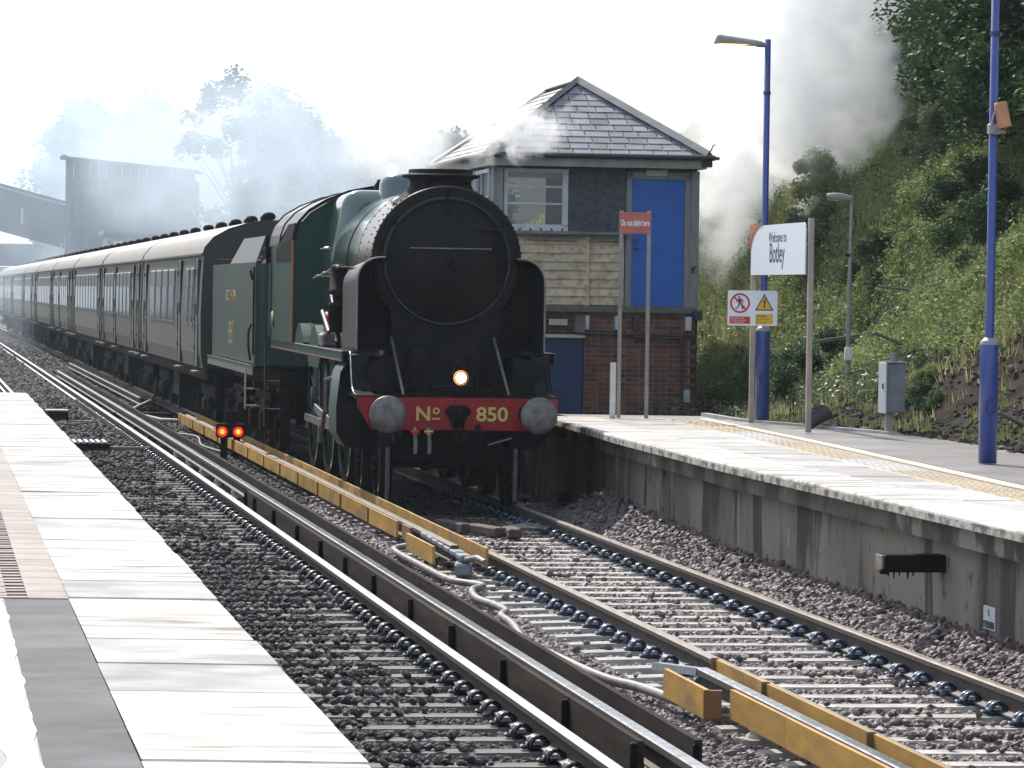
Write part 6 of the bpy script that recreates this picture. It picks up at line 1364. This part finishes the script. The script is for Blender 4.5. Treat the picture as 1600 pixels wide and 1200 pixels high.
bushes = [(10.9, 50.5, 0, .8, 'dark green bush on the grass right of the bank lamp'), (11.4, 53.5, 3, .7, 'bush at the top of the grass behind the bank lamp head'), (10.2, 56.0, 0, .6, 'green bush between the two sign posts'), (8.6, 50.8, 0, .55, 'small dark bush left of the lit lamp column base'),
 (11.2, 61.5, 1, .9, 'silvery bramble patch right of the signal box wall'), (10.2, 58.2, 1, .7, 'pale leaved bramble low beside the signal box'), (9.9, 60.0, 0, .5, 'dark weed clump at the signal box foot'), (11.7, 62.5, 2, 1.0, 'yellow green bush above the bramble by the signal box'),
 (10.6, 46.5, 2, .8, 'yellowish bush left of the nearest blue column'), (11.6, 48.0, 3, .7, 'rounded bush at the tree line by the nearest column'), (9.9, 43.2, 2, .55, 'low yellow plant right of the nearest blue column'), (9.0, 46.4, 2, .35, 'low green weed in front of the equipment cabinet'), (8.7, 45.4, 0, .3, 'small weed left of the equipment cabinet post'),
 (11.0, 44.0, 3, .65, 'bush at the right edge of the picture on the grass'), (12.0, 45.5, 1, .8, 'pale leaved shrub at the right edge by the tree line'), (12.3, 58.5, 1, .9, 'pale shrub high on the grass under the trees'), (11.0, 57.0, 0, .6, 'mid slope bush behind the station name board'), (9.1, 53.2, 1, .6, 'silvery weed patch behind the warning sign')]
for o, Y, v, s, lab in bushes: place_bush(v, TX(o, Y), Y, zbank(o, Y) - .08, s, lab)
# grass tufts over the bank: blades as triangles
def blades(n, o0, o1, Y0, Y1, hgt, mt, name, label, fn=None, lean=.5, w=.012):
    o = o0 + (o1 - o0) * RNG.random(n); Y = Y0 + (Y1 - Y0) * RNG.random(n)
    m = np.array([hn(a * 1.5, b * .8) + .4 * hn(a * 4, b * 3) for a, b in zip(o, Y)])
    keep = np.array([True if fn is None else fn(a, b, c) for a, b, c in zip(o, Y, m)])
    o, Y, m = o[keep], Y[keep], m[keep]; n = len(o); z = np.array([zbank(a, b) for a, b in zip(o, Y)]) - .02; X = txa(o, Y)
    per = 9; N_ = n * per
    bx = np.repeat(X, per) + RNG.normal(0, .05, N_); by = np.repeat(Y, per) + RNG.normal(0, .05, N_); bz = np.repeat(z, per)
    h = hgt * np.repeat(.6 + .5 * RNG.random(n) + .35 * np.clip(m, -1, 1), per) * (.5 + .7 * RNG.random(N_)); a = RNG.random(N_) * 6.283; l = h * lean * RNG.random(N_)
    ww = w * (.7 + .8 * RNG.random(N_)); sx, sy = np.cos(a + 1.57) * ww, np.sin(a + 1.57) * ww
    B0 = np.stack([bx - sx, by - sy, bz], 1); B1 = np.stack([bx + sx, by + sy, bz], 1); T_ = np.stack([bx + np.cos(a) * l - .1 * h, by + np.sin(a) * l, bz + h], 1)
    tone = np.repeat(np.clip(np.repeat(.45 + .3 * m + .15 * RNG.random(n), per) + .2 * (RNG.random(N_) - .5), 0, 1), 3)
    V = np.stack([B0, B1, T_], 1).reshape(-1, 3); F = np.arange(N_ * 3).reshape(-1, 3)
    return link(name, np_mesh(name, V, F, mt, tone), kind='stuff', label=label, cat='grass')
soil = lambda a, b, m: (a - backoff(b)) > (.6 if b > 56 else 1.2 + (56 - b) * .13) - .5 * m or (a - backoff(b) > .35 and RNG.random() < .06)
blades(62000, 7.3, 14, 36, 70, .17, 'grass', 'long_grass', 'long pale and green grass covering the railway bank', soil, lean=.8, w=.0075)
blades(9000, 7.3, 20, 66, 110, .36, 'grass', 'far_grass', 'hazy grass on the farther part of the railway bank', soil, w=.02)
def herbs(n, o0, o1, Y0, Y1, size, mt, name, label, hgt=.35, fn=None):
    nc = n // 40; o = o0 + (o1 - o0) * RNG.random(nc); Y = Y0 + (Y1 - Y0) * RNG.random(nc)
    kk = [i for i in range(nc) if fn is None or fn(o[i], Y[i], hn(o[i] * 1.5, Y[i] * .8))]
    o, Y = o[kk], Y[kk]; C = np.array([(TX(a, b), b, zbank(a, b) + hgt * .35) for a, b in zip(o, Y)]); R_ = .14 + .16 * RNG.random(len(o))
    V, F, T = leaves(len(o) * 40, C, R_, size, squash=.9); return link(name, np_mesh(name, V, F, mt, T), kind='stuff', label=label, cat='undergrowth')
herbs(260000, 8.2, 14.5, 38, 70, .028, 'leafy', 'undergrowth', 'yellow green weeds among the grass on the bank', fn=lambda a, b, m: (a - backoff(b)) > (.5 if b > 56 else 1.1 + (56 - b) * .12) - .5 * m)
herbs(110000, 8.2, 14, 47, 75, .030, 'weed', 'bramble_cover', 'pale speckled brambles spread over the bank by the signal box', fn=lambda a, b, m: m > .0)
herbs(30000, 9.5, 15, 40, 72, .032, 'leafm', 'dark_weeds', 'dark green weeds in hollows of the bank', fn=lambda a, b, m: m < -.1)
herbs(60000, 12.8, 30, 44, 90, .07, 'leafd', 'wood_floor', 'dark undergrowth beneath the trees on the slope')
herbs(50000, 7.5, 22, 70, 120, .07, 'leafy', 'far_undergrowth', 'hazy undergrowth on the far part of the bank')
# far trees in the haze
FV = []
for k, (h, w, nl, sz, mt, b, cl) in enumerate([(16, 5.0, 34000, .20, 'leafm', .04, 90), (15, 4.5, 28000, .20, 'leafd', .04, 90), (13, 4.2, 24000, .19, 'leafm', .04, 80), (15, 4.6, 7000, .20, 'leafm', .08, 70)]):
    cm, C = crown_variant('crown', h, w, nl, sz, mt, b, cl, .95 if k < 3 else .55); FV.append((cm, trunk_mesh(h, .3 if k < 3 else .13, C)))
far = [(-31, 276, 0, .92, 'leftmost hazy tree rising behind the footbridge tower'), (-26, 278, 1, 1.02, 'tall hazy tree second from the left behind the tower'), (-21.5, 274, 2, 1.05, 'hazy tree behind the right part of the tower'), (-17, 262, 0, .95, 'hazy tree just right of the tower'),
 (-14.6, 200, 3, .88, 'airy tree with sky gaps right of the footbridge tower'), (-12.0, 205, 1, .76, 'dark hazy tree behind the coach roof ventilators'), (-9.0, 190, 0, .58, 'hazy tree behind the locomotive cab'), (-6.5, 180, 2, .62, 'hazy tree behind the firebox'), (-4.4, 165, 1, .56, 'hazy tree behind the dome'), (-2.6, 150, 0, .50, 'hazy tree behind the chimney'), (-11, 165, 2, .50, 'low hazy tree above the first coach'), (-7.4, 140, 1, .42, 'low hazy tree behind the cab roof'), (-3.4, 125, 2, .40, 'low hazy tree left of the signal box roof'), (-.8, 115, 1, .34, 'low hazy tree hidden partly by the signal box')]
for x, y, v, s, lab in far:
    cm, tm_ = FV[v]; t = thing('hazy_tree', lab, 'tree', (x, y, .4), random.uniform(0, 6), 'hazy trees beyond the train'); t.scale = (s, s, s); link('crown', cm, t); link('trunk', tm_, t)

for i, Y in enumerate(range(58, 250, 13)):  # row outside the view, added so the train sides reflect dark
    cm, tm_ = FV[i % 3]; x = -.152 * Y - 8.5 - random.uniform(0, 2) - (0 if Y < 120 else (Y - 120) * .01); t = thing('unseen_reflection_tree', 'unseen tree added to darken coach reflections, number %s counted from the near end of the row left of the coaches' % ['one','two','three','four','five','six','seven','eight','nine','ten','eleven','twelve','thirteen','fourteen','fifteen'][i], 'tree', (x, Y, -.2), random.uniform(0, 6), 'unseen trees added to darken reflections in the train'); s = random.uniform(.5, .62); t.scale = (s, s, s); link('crown', cm, t); link('trunk', tm_, t)
# ------------------------------------------------------------------ smoke and air
def smoke(name, label, loc, rad, dens, nscale=1.0, thr=.42, soft=.25, col=(.992, .996, 1.0), aniso=.35, power=1.0, rot=0, edge=.75):
    bm = bmesh.new(); bmesh.ops.create_icosphere(bm, subdivisions=3, radius=1.0); me = bpy.data.meshes.new(name); bm.to_mesh(me); bm.free()
    m = bpy.data.materials.new(name); m.use_nodes = True; t = m.node_tree; N = t.nodes; L = t.links; N.remove(N['Principled BSDF'])
    pv_ = N.new('ShaderNodeVolumePrincipled'); pv_.inputs['Color'].default_value = (*col, 1); pv_.inputs['Anisotropy'].default_value = aniso
    tc = N.new('ShaderNodeTexCoord'); ln = N.new('ShaderNodeVectorMath'); ln.operation = 'LENGTH'; L.new(tc.outputs['Object'], ln.inputs[0])
    mp = N.new('ShaderNodeVectorMath'); mp.operation = 'MULTIPLY'; mp.inputs[1].default_value = [r * nscale for r in rad]; L.new(tc.outputs['Object'], mp.inputs[0])
    ad = N.new('ShaderNodeVectorMath'); ad.operation = 'ADD'; ad.inputs[1].default_value = (loc[0] * 1.3, loc[1], loc[2]); L.new(mp.outputs[0], ad.inputs[0])
    n = N.new('ShaderNodeTexNoise'); n.inputs['Scale'].default_value = 1.0; n.inputs['Detail'].default_value = 5; n.inputs['Roughness'].default_value = .6; n.inputs['Distortion'].default_value = .4; L.new(ad.outputs[0], n.inputs['Vector'])
    # value = noise + (edge - r)*k
    s1 = N.new('ShaderNodeMath'); s1.operation = 'SUBTRACT'; s1.inputs[0].default_value = edge; L.new(ln.outputs['Value'], s1.inputs[1])
    s2 = N.new('ShaderNodeMath'); s2.operation = 'MULTIPLY_ADD'; s2.inputs[1].default_value = power; L.new(s1.outputs[0], s2.inputs[0]); L.new(n.outputs[0], s2.inputs[2])
    r = N.new('ShaderNodeMapRange'); r.inputs[1].default_value = thr; r.inputs[2].default_value = thr + soft; r.inputs[4].default_value = dens; L.new(s2.outputs[0], r.inputs[0])
    e = N.new('ShaderNodeMapRange'); e.inputs[1].default_value = 1.0; e.inputs[2].default_value = .85; L.new(ln.outputs['Value'], e.inputs[0])
    mu = N.new('ShaderNodeMath'); mu.operation = 'MULTIPLY'; L.new(r.outputs[0], mu.inputs[0]); L.new(e.outputs[0], mu.inputs[1]); n2 = N.new('ShaderNodeTexNoise'); n2.inputs['Scale'].default_value = 2.7; n2.inputs['Detail'].default_value = 3; L.new(ad.outputs[0], n2.inputs['Vector'])
    r2 = N.new('ShaderNodeMapRange'); r2.inputs[1].default_value = .38; r2.inputs[2].default_value = .62; r2.inputs[3].default_value = .25; r2.inputs[4].default_value = 1.75; L.new(n2.outputs[0], r2.inputs[0])
    mu2 = N.new('ShaderNodeMath'); mu2.operation = 'MULTIPLY'; L.new(mu.outputs[0], mu2.inputs[0]); L.new(r2.outputs[0], mu2.inputs[1]); L.new(mu2.outputs[0], pv_.inputs['Density'])
    L.new(pv_.outputs[0], N['Material Output'].inputs['Volume']); me.materials.append(m)
    o = link(name, me, None, loc, rot, label, 'smoke', 'steam and smoke from the locomotive', 'stuff'); o.scale = rad; return o
smoke('smoke_plume', 'dense white smoke billowing behind the lit lamp column', (4.85, 62.8, 7.0), (2.1, 2.2, 4.0), 1.5, nscale=1.0, thr=.54, soft=.14, power=1.0, edge=.80, aniso=.5)
smoke('smoke_plume', 'wide bright smoke cloud behind the roof of the signal box', (2.9, 76, 8.4), (4.6, 4.5, 4.6), .25, nscale=.5, thr=.48, soft=.25, power=1.0, edge=.78, aniso=.55)
smoke('smoke_plume', 'thinner smoke drifting low between the signal box and the bank', (4.0, 67.0, 4.5), (2.15, 2.4, 3.3), 1.1, nscale=.9, thr=.48, soft=.3, edge=.62)
smoke('smoke_wisp', 'thin wisp trailing over the left part of the slate roof', (-.05, 58.6, 5.0), (1.7, 1.1, 1.05), 3.0, nscale=2.6, thr=.60, soft=.16, edge=.62, power=.7)
smoke('smoke_wisp', 'smoke drifting from behind the chimney toward the signal box eaves', (-1.9, 63.5, 4.9), (1.9, 3.0, 1.2), .40, nscale=1.0, thr=.48, soft=.3, edge=.6)
smoke('steam_puff', 'small puff of steam leaking above the firebox', (-1.62, 51.2, 4.02), (.16, .3, .32), 6.0, nscale=5, thr=.5, soft=.3, edge=.55, col=(1, .97, .93))
smoke('smoke_bank', 'blue white smoke hanging before the trees behind the footbridge tower', (-24, 254, 10.5), (15, 13, 9.5), .062, nscale=.16, thr=.42, soft=.3, edge=.85, power=.9, col=(.80, .90, 1.0), aniso=.3)
smoke('smoke_bank', 'smoke drifting over the coaches before the middle trees', (-7.5, 122, 6.6), (8.5, 15, 5.2), .050, nscale=.30, thr=.50, soft=.22, edge=.78, power=.9, col=(.80, .90, 1.0), aniso=.3)
smoke('smoke_bank', 'faint blue smoke over the far end of the train', (-20, 172, 6), (16, 34, 8), .006, nscale=.16, thr=.34, soft=.4, edge=.9, power=.8, col=(.72, .87, 1.0))
hz = bpy.data.materials.new('haze'); hz.use_nodes = True; t_ = hz.node_tree; t_.nodes.remove(t_.nodes['Principled BSDF']); v_ = t_.nodes.new('ShaderNodeVolumePrincipled')
v_.inputs['Color'].default_value = (.80, .91, 1, 1); v_.inputs['Density'].default_value = .0002; v_.inputs['Anisotropy'].default_value = .3; t_.links.new(v_.outputs[0], t_.nodes['Material Output'].inputs['Volume'])
mb = MB(); mb.box((0, 240, 12.7), (520, 560, 29)); M['haze'] = hz
mb.build('haze', 'haze', label='thin bluish air and drifting smoke over the whole station', cat='haze', kind='stuff')
